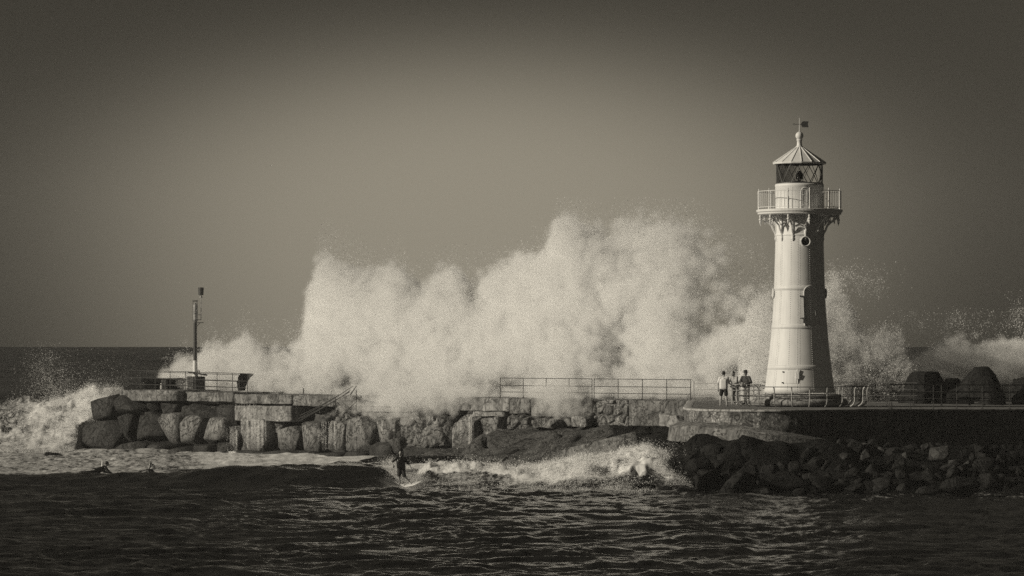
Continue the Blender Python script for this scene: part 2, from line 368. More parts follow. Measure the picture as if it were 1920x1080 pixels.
# ================================================================== ROCK SHELF (terrain)
def build_shelf():
    pts = []
    def c(px, py, Y): pts.append(((px - 960) * Y / F, Y, Z(py, Y)))
    for px, py, Y in [(830, 862, 204), (850, 856, 205), (870, 838, 206), (905, 815, 205), (935, 812, 204), (960, 806, 206), (1000, 803, 205), (1050, 801, 203), (1110, 803, 200), (1200, 802, 199), (1285, 802, 195),
                      (900, 845, 200), (950, 850, 196), (1000, 862, 190), (1040, 870, 186), (960, 835, 201), (1020, 838, 196), (1080, 828, 193), (1090, 850, 186), (1130, 822, 192), (1180, 826, 188), (1240, 822, 184), (1130, 858, 181), (1200, 858, 178), (1260, 862, 174), (1300, 822, 178), (1350, 826, 175),
                      (1290, 806, 186), (1290, 802, 173.5), (1330, 808, 168.2), (1400, 816, 166.6), (1460, 822, 166.3), (1530, 826, 166.8), (1640, 838, 168), (1760, 836, 170), (1920, 838, 172), (2100, 838, 176),
                      (1330, 866, 166.5), (1420, 872, 165), (1520, 876, 165), (1300, 850, 171), (1340, 834, 167.6), (1430, 838, 166), (1520, 842, 166.2), (1360, 884, 164.4), (1450, 890, 163.4), (1540, 892, 163.2), (1640, 870, 165), (1800, 872, 166), (1950, 872, 168),
                      (1300, 905, 166), (1400, 910, 163), (1520, 912, 161.5), (1650, 914, 161), (1800, 916, 160), (1950, 916, 160)]:
        c(px, py, Y)
    for px, Y in [(820, 200), (880, 193), (960, 186), (1030, 181), (1120, 176), (1220, 172), (1290, 165.5), (1400, 162), (1520, 160.5), (1650, 159.5), (1800, 158), (2000, 158)]:
        pts.append(((px - 960) * Y / F, Y, -.35)); pts.append(((px - 960) * (Y - 6) / F, Y - 6, -2.2))
    for X, Y in [(-10, 196), (-6, 210), (-12, 225), (-8, 151), (-8, 158), (-8, 166), (-8, 176), (-6, 186), (-3, 170), (0, 154), (2, 162), (6, 151), (14, 150), (24, 149.5), (33, 150)]: pts.append((X, Y, -2.5))
    for X, Y in [(2, 212), (8, 206), (14, 200), (22, 195), (30, 195)]: pts.append((X, Y, 2.2))
    pts = np.array(pts)
    xs = np.arange(-9, 34, .15); ys = np.arange(150, 207, .15); Xg, Yg = np.meshgrid(xs, ys)
    num = np.zeros_like(Xg); den = np.zeros_like(Xg)
    for x, y, z in pts:
        d = (Xg - x) ** 2 + (Yg - y) ** 2 + .35; w_ = d ** -2.1; num += w_ * z; den += w_
    z = num / den
    pile = sstep(1180, 1300, 960 + F * Xg / Yg); z -= .45 * pile * (1 - sstep(165, 166.5, Yg))
    st = fbm((Xg + Yg * .55) * .5, (Yg - Xg * .2) * .12, oct=5, seed=81)       # tilted strata
    z += (1 - .65 * pile) * (.9 * (st - .5)) + .5 * (fbm(Xg * .9, Yg * .6, oct=5, seed=83) - .5)
    crack = np.abs(fbm(Xg * .22 + 3, Yg * .16, oct=3, seed=85) - .5); z -= .45 * np.exp(-(crack / .012) ** 2)
    o = npmesh('rock_shelf', np.stack([Xg, Yg, z], -1).reshape(-1, 3), gridfaces(*Xg.shape), M['shelf'])
    o.data.materials.append(M['wet_shaded_rubble']); pxs = 960 + F * Xg / Yg + 90 * (fbm(Xg * .5, Yg * .5, oct=4, seed=88) - .5)
    wet = ((pxs > 1150) | (z < .35))[:-1, :-1].ravel(); o.data.polygons.foreach_set('material_index', wet.astype(np.int32)); o.data.update()  # wet at the waterline; painted shade towards the lighthouse side
    tag(o, kind='structure'); return xs, ys, z
SX, SY, SZ = build_shelf()
def shelfz(x, y): return float(SZ[int(np.clip((y - 150) / .15, 0, len(SY) - 1)), int(np.clip((x + 9) / .15, 0, len(SX) - 1))])

# ================================================================== ROCKS AND BLOCKS
def disp(V, amp, sc, seed):
    n = np.stack([fbm(V[:, 0] * sc + 11 * k, V[:, 1] * sc, V[:, 2] * sc + 5, oct=4, seed=seed + k * 7) - .5 for k in range(3)], 1)
    return V + n * 2 * amp
def cubegrid(n):
    fs = []; vs = []
    lin = np.linspace(-1, 1, n)
    for ax in range(3):
        for sg in (-1, 1):
            a, b = np.meshgrid(lin, lin); p = np.zeros((n * n, 3)); p[:, ax] = sg; p[:, (ax + 1) % 3] = a.ravel(); p[:, (ax + 2) % 3] = b.ravel()
            f = gridfaces(n, n) + len(vs) * n * n
            fs.append(f if sg > 0 else f[:, ::-1]); vs.append(p)
    V = np.concatenate(vs); Fc = np.concatenate(fs)
    key = np.round(V * 1000).astype(int); uq, idx, inv = np.unique(key, axis=0, return_index=True, return_inverse=True)
    return V[idx], inv.ravel()[Fc]
CG = {n: cubegrid(n) for n in (9, 15, 22, 60)}
def rounded_block(size, seed, rnd=.25, cuts=3, cutd=(.8, 1.02), amp=.08, sc=1.1, n=15, taper=0):
    """box of half-size `size`, edges rounded, a few corners sheared off, surface roughened"""
    rng = np.random.default_rng(seed); V0, Fc = CG[n]; V = V0.copy()
    p = 2 / max(rnd, .05)
    nrm = (np.abs(V) ** p).sum(1) ** (1 / p); V = V / nrm[:, None]
    for _ in range(cuts):
        d = rng.normal(size=3); d /= np.linalg.norm(d); m_ = np.abs(d).sum() ** 1.0
        lim = rng.uniform(*cutd) * (.62 * m_ + .38); s = V @ d; over = np.maximum(s - lim, 0); V = V - over[:, None] * d
    if taper: V[:, 0] *= 1 - taper * (V[:, 2] + 1) / 2
    V = V * np.array(size)
    off = rng.uniform(0, 50, 3)
    return disp(V + off, amp, sc, seed) - off, Fc
def shard(size, seed, npts=15, amp=.035, cuts=4, boxy=.75):
    rng = np.random.default_rng(seed); d = rng.normal(size=(npts, 3)); d /= np.linalg.norm(d, axis=1, keepdims=True); d = np.sign(d) * np.abs(d) ** boxy; d *= rng.uniform(.78, 1.05, npts)[:, None] * np.array(size)
    bm = bmesh.new(); [bm.verts.new(p) for p in d]; bmesh.ops.convex_hull(bm, input=list(bm.verts)); bmesh.ops.delete(bm, geom=[v for v in bm.verts if not v.link_faces], context='VERTS')
    bmesh.ops.subdivide_edges(bm, edges=list(bm.edges), cuts=cuts, use_grid_fill=True); bmesh.ops.triangulate(bm, faces=list(bm.faces)); bmesh.ops.smooth_vert(bm, verts=list(bm.verts), factor=.35, use_axis_x=True, use_axis_y=True, use_axis_z=True)
    bmesh.ops.recalc_face_normals(bm, faces=list(bm.faces)); bm.verts.index_update(); V = np.array([v.co[:] for v in bm.verts]); Fc = np.array([[v.index for v in f.verts] for f in bm.faces]); bm.free()
    off = rng.uniform(0, 50, 3); return disp(V + off, amp * max(size), 1.6 / max(size), seed) - off, Fc
def rot3(V, rx, ry, rz): return V @ np.array((Matrix.Rotation(rz, 3, 'Z') @ Matrix.Rotation(ry, 3, 'Y') @ Matrix.Rotation(rx, 3, 'X')).transposed())
WALLROT = math.atan2(WU.y, WU.x)     # x axis of a block runs along the wall, -y faces out
blocks = []
def wall_block(px0, px1, py0, py1, prot, mat='block', rnd=.3, cuts=3, amp=.08, roll=0, back=.8, seed=None, what='block', row=None, look=None, yaw=0, n=15, sc=1.1):
    a = wallpt(px0, prot); b = wallpt(px1, prot); c = (a + b) / 2; Y = c.y
    z1, z0 = Z(py0, Y), Z(py1, Y); d = prot + back
    ctr = c - WN * d / 2; seed = seed if seed is not None else int(px0 * 7 + py0)
    if mat == 'cobble': n = 60
    V, Fc = rounded_block(((b - a).length / 2, d / 2, (z1 - z0) / 2), seed, rnd, cuts, amp=amp, n=n, sc=sc)
    if mat == 'cobble': V = mortar(V, seed, (b - a).length / 2, (z1 - z0) / 2, .8); mat = 'block'
    if cuts >= 7: V, Fc = shard(((b - a).length / 2 * 1.14, d / 2 * 1.1, (z1 - z0) / 2 * 1.14), seed, 30, .05, 5, .42 if what != 'boulder' else .6)
    V = rot3(V, 0, roll, 0); V = rot3(V, 0, 0, WALLROT + yaw)
    o = npmesh(what, V, Fc, M[mat], smooth=False); o.location = (ctr.x, ctr.y, (z0 + z1) / 2)
    blocks.append((o, row, (px0 + px1) / 2, look, what)); return o

# rubble core and walkway of the breakwater
bm = NB()
def wallbox(bm, t0, t1, p0, p1, z0, z1):
    vs = []
    for z in (z0, z1):
        for t, p in ((t0, p0), (t1, p0), (t1, p1), (t0, p1)):
            q = WA + WU * t + WN * p; vs.append(bm.verts.new((q.x, q.y, z)))
    for f in ((3, 2, 1, 0), (4, 5, 6, 7), (0, 1, 5, 4), (1, 2, 6, 5), (2, 3, 7, 6), (3, 0, 4, 7)): bm.faces.new([vs[i] for i in f])
def tpar(px, prot=0): return (wallpt(px, prot) - WA).dot(WU)
bwall = empty('breakwater_wall', (WA.x, WA.y, 0))
tag(bwall, 'long stained concrete breakwater wall with a walkway on top, crossing the picture behind the surfer', 'sea wall')
def wp(name, bm, mat):
    o = obj(name, bm, M[mat]); o.parent = bwall; o.matrix_parent_inverse = Matrix.Translation(-Vector((WA.x, WA.y, 0))); return o
T0, T1 = tpar(236), tpar(1330)
tt = np.arange(T0 - .8, T1, .12); zz_ = np.arange(-1.2, 3.3, .12); TT, ZZ = np.meshgrid(tt, zz_)
pr_ = .05 + 1.9 * np.maximum(fbm(TT * .8, ZZ * .8, oct=5, seed=301) - .42, 0) * 2 + .35 * (fbm(TT * 3, ZZ * 3, oct=3, seed=303) - .5); pr_ = np.where(TT < T0, pr_ - (T0 - TT) * 2, pr_)
o = npmesh('core', np.stack([WA.x + WU.x * TT + WN.x * pr_ - WA.x, WA.y + WU.y * TT + WN.y * pr_ - WA.y, ZZ], -1).reshape(-1, 3), gridfaces(*TT.shape), M['conc_dark']); o.parent = bwall
bm = NB(); wallbox(bm, T0 + .6, T1, -7.5, -.6, -2, 3.0)
wp('inner_core', bm, 'core')
bm = NB(); wallbox(bm, T0, tpar(437), -7, 1.0, 3.0, 3.72); wallbox(bm, tpar(437) + .01, tpar(655), -7, .99, 3.0, 3.62); wallbox(bm, tpar(655), tpar(812), -7, -1.2, 3.0, 3.50); wallbox(bm, tpar(812), T1 + 5, -7, .9, 3.0, 3.60)
wp('walkway', bm, 'deck')
def mortar(V, seed, hx, hz, cell=.72):
    # real stones: the joints between irregular cells are sunk into the face
    rng = np.random.default_rng(seed); g = np.array([(x, z) for x in np.arange(-hx - cell, hx + cell, cell) for z in np.arange(-hz - cell, hz + cell, cell * .8)]); g = g + rng.uniform(-.36, .36, g.shape) * cell
    d = np.sqrt((V[:, None, 0] - g[None, :, 0]) ** 2 + (V[:, None, 2] - g[None, :, 1]) ** 2); i = np.argsort(d, 1)[:, :2]; d1 = np.take_along_axis(d, i, 1); e = d1[:, 1] - d1[:, 0]
    push = np.where(V[:, 1] < 0, .16 * (1 - sstep(.02, .17, e)) + .07 * rng.uniform(-1, 1, len(g))[i[:, 0]], 0); V = V.copy(); V[:, 1] += push; return V
def cap(px0, px1, pyb, prot, mat='conc', ztop=ZD, amp=.06, n=22, seed=1):
    a = wallpt(px0, prot); b = wallpt(px1, prot); c = (a + b) / 2
    z0 = Z(pyb, c.y); L = (b - a).length
    V, Fc = rounded_block((L / 2, (prot + 1.4) / 2, (ztop - z0) / 2), seed + int(px0), .07, 0, amp=amp, n=60 if mat == 'cobble' else n, sc=1.6)
    if mat == 'cobble': V = mortar(V, seed + int(px0), L / 2, (ztop - z0) / 2); mat = 'block'
    V = rot3(V, 0, 0, WALLROT); ctr = c - WN * (prot + 1.4) / 2
    o = npmesh('wall_panel', V, Fc, M[mat]); o.parent = bwall; o.location = (ctr.x - WA.x, ctr.y - WA.y, (z0 + ztop) / 2); return o
cap(222, 330, 752, 2.3, 'conc', ztop=3.84); cap(331, 437, 753, 1.6, 'conc', ztop=3.76); cap(438, 545, 757.5, 1.62, 'conc'); cap(438.5, 544, 790, 1.56, 'conc_light', ztop=2.93 + .03)
cap(546, 625, 762, 1.4, 'conc'); cap(626, 656, 790, 1.5, 'cobble')
cap(657, 740, 783, .55, 'cobble', ztop=2.62); cap(741, 811, 782, .6, 'conc', ztop=2.60); cap(657, 811, 765, -1.3, 'cobble', ztop=3.5)
cap(812, 859, 778, 1.30, 'conc'); cap(860, 954, 771, 1.36, 'conc_light'); cap(885, 946, 781, 1.22, 'conc_light', ztop=2.95); cap(954.5, 993, 776, 1.30, 'conc')
cap(994, 1110, 782, 1.34, 'conc'); cap(1111, 1176, 800, 1.24, 'cobble'); cap(1177, 1284, 800, 1.32, 'conc'); cap(1285, 1312, 792, 1.5, 'conc_light')
# damp cracks: a recess strip beside panels is left open by the 1 px gaps above

# blocks piled against the wall, traced row by row
B = wall_block
D = dict(mat='barnacle', what='boulder', rnd=.5, cuts=7, amp=.3, n=22, sc=1.5)
for a in [(160, 212, 741, 790, 2.6), (205, 254, 741, 778, 2.9), (287, 328, 748, 782, 2.2), (329, 396, 750, 789, 1.7), (396, 437, 754, 802, 1.5), (250, 290, 750, 776, 2.0)]:
    B(*a[:4], a[4], row='top', look='dark barnacled', **D)
for a in [(136, 208, 786, 842, 3.4), (210, 238, 773, 830, 2.9), (243, 288, 771, 829, 2.6)]:
    B(*a[:4], a[4], row='middle', look='dark barnacled', **{**D, 'rnd': .45})
D2 = dict(mat='block', what='armour_block', rnd=.22, cuts=9, amp=.26, n=22, sc=1.7)
for a in [(292, 334, 771, 836, 2.2), (334, 369, 777, 838, 2.0), (373, 414, 777, 832, 2.1), (416, 440, 798, 858, 2.3)]:
    B(*a[:4], a[4], row='middle', look='rough grey', **D2)
for a in [(140, 206, 836, 866, 3.6), (206, 254, 829, 868, 3.5), (254, 301, 828, 866, 3.2), (301, 347, 835, 866, 2.9), (347, 391, 833, 864, 2.8), (391, 432, 830, 864, 2.6)]:
    B(*a[:4], a[4], row='foot', look='dark wet', **{**D, 'rnd': .3, 'amp': .14})
D3 = dict(mat='block', what='armour_block', rnd=.10, cuts=6, amp=.15, n=22, sc=1.5)
B(441, 499, 786, 848, 1.75, row='middle', look='pale smooth-faced, water-streaked', **{**D3, 'mat': 'conc_light'})
B(502, 526, 789, 812, 1.1, row='middle', look='small grey', **D3)
B(514, 554, 800, 850, 1.55, row='middle', look='rough dark-stained', **D2)
B(561, 600, 791, 850, 1.7, row='middle', look='rounded rough', **D2)
B(602, 644, 790, 851, 1.75, row='middle', look='rounded pale, water-streaked', **D2)
B(646, 690, 782, 849, 1.95, row='middle', look='large smooth-faced tilted', roll=-.08, **D3)
B(703, 746, 776, 832, 1.55, row='middle', look='rough square', **D2)
B(724, 748, 816, 853, 1.9, row='middle', look='small dark rounded', **{**D2, 'mat': 'conc_dark'})
B(749, 830, 779, 842, 1.35, row='middle', look='wide cobbled-face', **{**D3, 'mat': 'cobble'})
B(846, 888, 777, 845, 1.9, row='middle', look='tall square', **D3)
B(890, 932, 781, 830, 1.35, row='middle', look='cracked grey', **D3)
B(916, 936, 806, 836, 2.2, row='middle', look='small leaning wedge-shaped', roll=.2, **D3)
B(948, 990, 777, 806, 1.3, row='middle', look='low cracked', **{**D3, 'mat': 'cobble'})
B(996, 1042, 784, 803, 1.5, row='middle', look='low flat', **D3)
B(1044, 1068, 783, 802, 1.1, row='middle', look='small rough', **D2)
B(1070, 1096, 779, 800, 1.9, row='middle', look='small jutting', **D3)
B(1234, 1280, 777, 802, 1.75, row='middle', look='flat slab-like', roll=.12, **{**D3, 'mat': 'conc_light', 'cuts': 5})
for a in [(432, 480, 846, 868, 2.6), (478, 540, 845, 868, 2.5), (548, 582, 847, 867, 2.4), (582, 633, 846, 867, 2.5), (634, 683, 847, 866, 2.5), (682, 724, 832, 864, 2.4), (742, 812, 838, 866, 2.2), (826, 868, 838, 874, 2.8)]:
    B(*a[:4], a[4], row='foot', look='low weed-covered', **{**D2, 'mat': 'conc_dark', 'rnd': .3})
rown = {'top': 'along the top of the breakwater end', 'middle': 'in the middle row against the breakwater', 'foot': 'at the foot of the breakwater'}
for row in rown:
    for what in ('boulder', 'armour_block'):
        L = sorted([b for b in blocks if b[1] == row and b[4] == what], key=lambda b: b[2])
        for i, (o, _, px_, look, _w) in enumerate(L):
            kind = 'boulder' if what == 'boulder' else 'concrete block'
            tag(o, '%s %s, %s from the left %s' % (look, kind, ORD[i], rown[row]), kind, 'rocks and blocks piled against the breakwater')
# tilted slab in the shelf before the white water
def slab(px, py, Y, size, rx, ry, rz, mat, label, seed):
    V, Fc = rounded_block(size, seed, .06, 3, cutd=(.6, .95), amp=.03, n=15); V = rot3(V, rx, ry, rz)
    o = npmesh('concrete_slab', V, Fc, M[mat]); o.location = P(px, py, Y); tag(o, label, 'slab'); return o
slab(1128, 858, 181, (2.0, .5, .75), R(-28), R(-14), R(-6), 'conc', 'smooth tilted slab of concrete rising behind the breaking white water', 5)
slab(1180, 862, 180, (.9, .4, .7), R(-25), R(30), R(0), 'conc', 'broken end of the tilted slab, nearest the dark rocks', 9)

# ================================================================== LIGHTHOUSE PLATFORM
LX, LY = (1499 - 960) * 180 / F, 180.0
edge = [(1292, 198.5), (1287, 186), (1283, 175.4), (1291, 172.0), (1320, 170.0), (1375, 168.6), (1450, 168.0), (1530, 168.7), (1640, 170.5), (1780, 173.0), (1920, 175.4), (2050, 178)]
def catmull(pts, n):
    out = []
    for i in range(len(pts) - 1):
        p0, p1, p2, p3 = pts[max(i - 1, 0)], pts[i], pts[i + 1], pts[min(i + 2, len(pts) - 1)]
        for k in range(n):
            t = k / n; out.append(.5 * ((2 * p1) + (p2 - p0) * t + (2 * p0 - 5 * p1 + 4 * p2 - p3) * t * t + (3 * p1 - p0 - 3 * p2 + p3) * t ** 3))
    return out
EW = [Vector(((p_ - 960) * y_ / F, y_, p_)) for p_, y_ in edge]
E = [EW[0], EW[1]] + catmull(EW[2:], 16)
plat = empty('lighthouse_platform', (LX, LY, 0))
tag(plat, 'curved stone platform with a pale lip coloured as sunlit, carrying the lighthouse and running off right', 'platform')
def pp(name, bm, mat, smooth=False, par=plat, loc=(LX, LY, 0)):
    o = obj(name, bm, M[mat], smooth=smooth); o.parent = par; o.matrix_parent_inverse = Matrix.Translation(-Vector(loc)); return o
def zdeck(p_): return ZD - .10 * max(0, min(1, (p_ - 1640) / 280))
def offs(d):
    out = []
    for i, e in enumerate(E):
        a = E[max(i - 1, 0)]; b = E[min(i + 1, len(E) - 1)]; t = Vector((b.x - a.x, b.y - a.y)).normalized(); n = Vector((t.y, -t.x)); out.append(Vector((e.x + n.x * d, e.y + n.y * d)))
    return out
# deck sheet
bm = NB(); back = [(30, 215), (10.6, 214)]
vs = [bm.verts.new((p.x, p.y, zdeck(E[i].z) - .005)) for i, p in enumerate(offs(-.12))] + [bm.verts.new((x, y, ZD - .005 - (.1 if x > 25 else 0))) for x, y in back]
f = bm.faces.new(vs); r = bmesh.ops.extrude_face_region(bm, geom=[f]); 
for v in [g for g in r['geom'] if isinstance(g, bmesh.types.BMVert)]: v.co.z -= .3
bmesh.ops.recalc_face_normals(bm, faces=bm.faces)
pp('paving', bm, 'deck')
# lip
def strip(name, prof, mat, i0=0, i1=None, rough_=0, seed=0):
    """prof: list of (outward offset, z) from top to bottom; swept along the platform edge"""
    es = E[i0:i1]; cols = [offs(d)[i0:i1] for d, _ in prof]
    V = []
    for (d, z), c in zip(prof, cols):
        for i, q in enumerate(c):
            zz = z(es[i].z) if callable(z) else z + (zdeck(es[i].z) - ZD); V.append((q.x, q.y, zz))
    V = np.array(V)
    if rough_:
        n = fbm(V[:, 0] * 2.4, V[:, 1] * 2.4, V[:, 2] * 3, oct=4, seed=seed) - .5; V[:, 1] += n * rough_; V[:, 2] += n * rough_ * .5
    o = npmesh(name, V, gridfaces(len(prof), len(es))[:, ::-1], M[mat]); o.parent = plat; o.matrix_parent_inverse = Matrix.Translation(-Vector((LX, LY, 0))); return o
# re-sample E finely for the swept strips
E2 = []
for a, b in zip(E, E[1:]):
    n_ = max(1, int((b - a).xy.length / .12))
    for k in range(n_): E2.append(a.lerp(b, k / n_))
E = E2
strip('lip', [(-.35, ZD + .004), (-.3, ZD + .012), (.02, ZD + .012), (.06, ZD - .01), (.07, ZD - .08), (.02, ZD - .11)], 'lip', rough_=.06, seed=3)
def zb(p_): return interp(p_, [(1283, Z(790, 173.5)), (1340, Z(793, 169.4)), (1400, Z(800, 168.3)), (1480, Z(812, 168)), (1540, Z(822, 168.6)), (1650, Z(834, 170)), (1920, Z(842, 175))])
n_ = 14
strip('stone_wall', [((0.0 if k < n_ - 1 else -.02), (lambda p_, k=k: (ZD - .1 + (zdeck(p_) - ZD)) + (zb(p_) - .1 - ZD + .1) * k / (n_ - 1))) for k in range(n_)], 'stone', rough_=.14, seed=7)
strip('footing', [(.0, lambda p_: zb(p_) + .02), (.12, lambda p_: zb(p_)), (.4, lambda p_: zb(p_) - .09), (.75, lambda p_: zb(p_) - .2), (.85, lambda p_: zb(p_) - .9)], 'conc', rough_=.1, seed=9, i0=next(i for i, e in enumerate(E) if e.y < 174.6), i1=next(i for i, e in enumerate(E) if e.z > 1545))

# ================================================================== LIGHTHOUSE
lh = empty('lighthouse', (LX, LY, ZD))
tag(lh, 'white riveted iron lighthouse with an ornate bracketed gallery and a lattice-glazed lantern', 'lighthouse')
PX = 180.0 / F
def zz(py): return Z(py, 180) - ZD       # height above the deck
def lo(name, bm, mat, smooth=False, par=None):
    return obj(name, bm, M[mat], par or lh, smooth)
TP = [(66.5, 736), (64.5, 728), (61.5, 706), (59.5, 690), (57, 668), (54.5, 645), (52.3, 622), (50.4, 600), (49, 580), (47.7, 555), (46.8, 530), (46, 500), (45.3, 475), (44.8, 450), (44.6, 425), (44.6, 396)]
def tr(py): return float(np.interp(-py, [-b for a, b in TP], [a for a, b in TP])) * PX
bm = NB(); lathe(bm, [(a * PX, zz(b)) for a, b in TP], 72)
for py in (540, 612, 688):                                       # strap rings over the plate joints
    r_ = tr(py); lathe(bm, [(tr(py + 5) - .005, zz(py + 5)), (tr(py + 4.6) + .014, zz(py + 4.6)), (tr(py - 3.6) + .014, zz(py - 3.6)), (tr(py - 4) - .005, zz(py - 4))], 72, close=False)
lathe(bm, [(tr(441) - .01, zz(443)), (tr(441) + .03, zz(442)), (tr(441) + .03, zz(440)), (tr(441) - .01, zz(439))], 72, close=False)
tower = lo('tower', bm, 'white', True)
bm = NB()
def rivet(bm, ang, py, s=.022):
    r_ = tr(py) + .004; d = Vector((math.sin(ang), -math.cos(ang), 0)); c = d * r_ + Vector((0, 0, zz(py)))
    t = Vector((d.y, -d.x, 0)) * s; up = Vector((0, 0, s)); tip = bm.verts.new(c + d * s * .9)
    q = [bm.verts.new(c + v) for v in (t, up, -t, -up)]
    for k in range(4): bm.faces.new((q[k], q[(k + 1) % 4], tip))
for a0 in range(0, 360, 45):
    for da in (-2.1, 2.1):
        for k, py in enumerate(np.arange(450, 733, 3.1)):
            rivet(bm, R(a0 - 6.5 + da), py + (1.5 if da > 0 else 0))
    for py in np.arange(450, 733, 3.8): rivet(bm, R(a0 + 20), py)
for py in (537, 541.5, 610, 614, 686, 690.5):
    for a in np.arange(0, 360, 3.3): rivet(bm, R(a), py)
lo('rivets', bm, 'white', par=tower)
# plinth
bm = NB(); lathe(bm, [(2.18, .36), (2.2, .47), (2.13, .55), (1.95, .57), (1.7, .57)][::1], 64); lo('upper_plinth', bm, 'conc_light', True)
bm = NB(); lathe(bm, [(2.28, 0.0), (2.42, .06), (2.42, .24), (2.32, .34), (2.2, .36)], 64); lo('lower_plinth', bm, 'conc_light', True)
# gallery
GR = 80.5 * PX
bm = NB(); z0 = zz(404); lathe(bm, [(1.1, z0 + .02), (GR - .16, z0), (GR - .07, z0 + .05), (GR - .05, z0 + .13), (GR + .0, z0 + .17), (GR + .01, z0 + .27), (GR - .05, z0 + .29), (1.1, z0 + .30)], 12 * 6, close=False)
lo('gallery_deck', bm, 'white')
zg = z0 + .29; RR = 78 * PX; htop = .90
rail = NB()
for hh, rr_ in ((htop, .018), (.10, .014)):
    tube(rail, [(RR * math.cos(a), RR * math.sin(a), zg + hh) for a in np.linspace(0, 2 * math.pi, 97)], rr_, 6, False)
for k in range(12 * 6):
    if k % 6 == 0: continue
    a = R(9.5 - 90) + k * 2 * math.pi / 72; tube(rail, [(RR * math.cos(a), RR * math.sin(a), zg + .10), (RR * math.cos(a), RR * math.sin(a), zg + htop)], .009, 5)
lo('gallery_railing', rail, 'white')
for k in range(12):
    a = R(9.5 - 90) + k * math.pi / 6; bm = NB()
    lathe(bm, [(.05, -.02), (.05, .06), (.028, .1), (.028, .8), (.04, .84), (.04, .9), (.022, .92), (.034, .97), (.01, 1.03)], 8, (RR * math.cos(a), RR * math.sin(a), zg)); lo('railing_post', bm, 'white')
# brackets with drop finials
for k in range(12):
    a = R(9.5 - 90) + k * math.pi / 6; bm = NB(); ca, sa = math.cos(a), math.sin(a); zt = z0 - .01; r0 = tr(430)
    def q(r_, z_): return Vector((r_ * ca, r_ * sa, z_))
    tube(bm, [q(r0 + .02, zt - .04), q(GR - .12, zt - .04)], .045, 6)
    tube(bm, [q(r0 + .02, zt), q(r0 + .02, zt - 1.12)], .05, 6)
    tube(bm, [q(r0 + .02, zt - 1.08), q(r0 + .05, zt - .9), q(r0 + .16, zt - .72), q(r0 + .24, zt - .5), q(r0 + .40, zt - .36), q(r0 + .60, zt - .22), q(GR - .14, zt - .06)], [.05, .05, .045, .05, .045, .04, .035], 6)
    pr = [q(r0 + .27 + .13 * math.cos(t), zt - .19 + .13 * math.sin(t)) for t in np.linspace(0, 2 * math.pi, 13)]; tube(bm, pr, .028, 5, False)
    tube(bm, [q(r0 + .1, zt - .5), q(r0 + .2, zt - .34)], .03, 5)
    for rr_, sc_ in ((GR - .14, 1.0), (r0 + .60, .85)):
        c = q(rr_, zt); lathe(bm, [(r * sc_, z * sc_) for r, z in [(.055, 0), (.055, -.10), (.03, -.14), (.075, -.2), (.08, -.24), (.035, -.28), (.06, -.32), (.045, -.38), (.004, -.50)]][::-1], 8, c)
    lathe(bm, [(.01, -1.3), (.05, -1.22), (.06, -1.14), (.04, -1.08)], 8, q(r0 + .03, zt))
    lo('gallery_bracket', bm, 'white')
# murette, door, lantern
MR = 44.6 * PX; LR = 43.2 * PX
bm = NB(); lathe(bm, [(MR, zg - .02), (MR, zz(352)), (MR + .03, zz(350.5)), (MR + .035, zz(347)), (MR + .0, zz(345)), (LR - .1, zz(344.5))], 64, close=False)
for k in range(10):
    a = R(-90 - 22 + k * 36); tube(bm, [(MR * math.cos(a), MR * math.sin(a), zg), (MR * math.cos(a), MR * math.sin(a), zz(352))], .014, 5)
lo('lantern_wall', bm, 'white', True)
def curved_arch(bm, r_, ac, hw, zbot, zspring, rad, n=14):
    """points of an arched outline wrapped on a cylinder (or on the tower when r_ is None)"""
    pts = []
    def w(s, z):
        rr_ = (r_ if r_ else tr(650 - (z + ZD - H) * F / 180)) + .02; a_ = ac + s / rr_; return Vector((rr_ * math.sin(a_), -rr_ * math.cos(a_), z))
    for k in range(8): pts.append(w(-hw, zbot + (zspring - zbot) * k / 8))
    for k in range(n + 1):
        t = math.pi * (1 - k / n); pts.append(w(hw * math.cos(t), zspring + rad * math.sin(t)))
    for k in range(8): pts.append(w(hw, zspring + (zbot - zspring) * (k + 1) / 8))
    return pts
door = NB(); ac = math.asin(8 * PX / MR)
pts = curved_arch(door, MR, ac, .24, zg + .04, zz(362), .24)
f = door.faces.new([door.verts.new(p + p.normalized() * .0) for p in pts])
ld = lo('gallery_door', door, 'white'); bm = NB(); tube(bm, pts, .022, 6); lo('door_frame', bm, 'white', par=ld)
bm = NB()
for z_ in (zg + .2, zz(367)):
    bm = NB(); tube(bm, [curved_arch(bm, MR, ac, .27, z_, z_ + .01, .01)[0], curved_arch(bm, MR, ac, .10, z_, z_ + .01, .01)[0]], .02, 5); lo('hinge', bm, 'white', par=ld)
zl0, zl1 = zz(344.5), zz(308)
bm = NB(); lathe(bm, [(LR - .02, zl0 + .02), (LR - .02, zl1 - .01)], 48, close=False)
lo('lantern_glass', bm, 'glass', True)
bm = NB(); nb = 14; nseg = 6
for k in range(nb):
    for sgn in (1, -1):
        pts = []
        for j in range(nseg + 1):
            a = R(13) + 2 * math.pi * (k + sgn * j / nseg) / nb; pts.append((LR * math.cos(a), LR * math.sin(a), zl0 + (zl1 - zl0) * j / nseg))
        tube(bm, pts, .017, 5)
for zc in (zl0 + .01, zl1): tube(bm, [(LR * math.cos(a), LR * math.sin(a), zc) for a in np.linspace(0, 2 * math.pi, 65)], .03, 5, False)
lo('lattice_frame', bm, 'dark_metal')
bm = NB(); lathe(bm, [(.34, zl0 - .05), (.34, zl0 + .1), (.1, zl0 + .14), (.06, zl0 + .2), (.17, zl0 + .22), (.17, zl0 + .5), (.10, zl0 + .52), (.10, zl0 + .62), (.02, zl0 + .64)], 16); lo('lamp', bm, 'black')
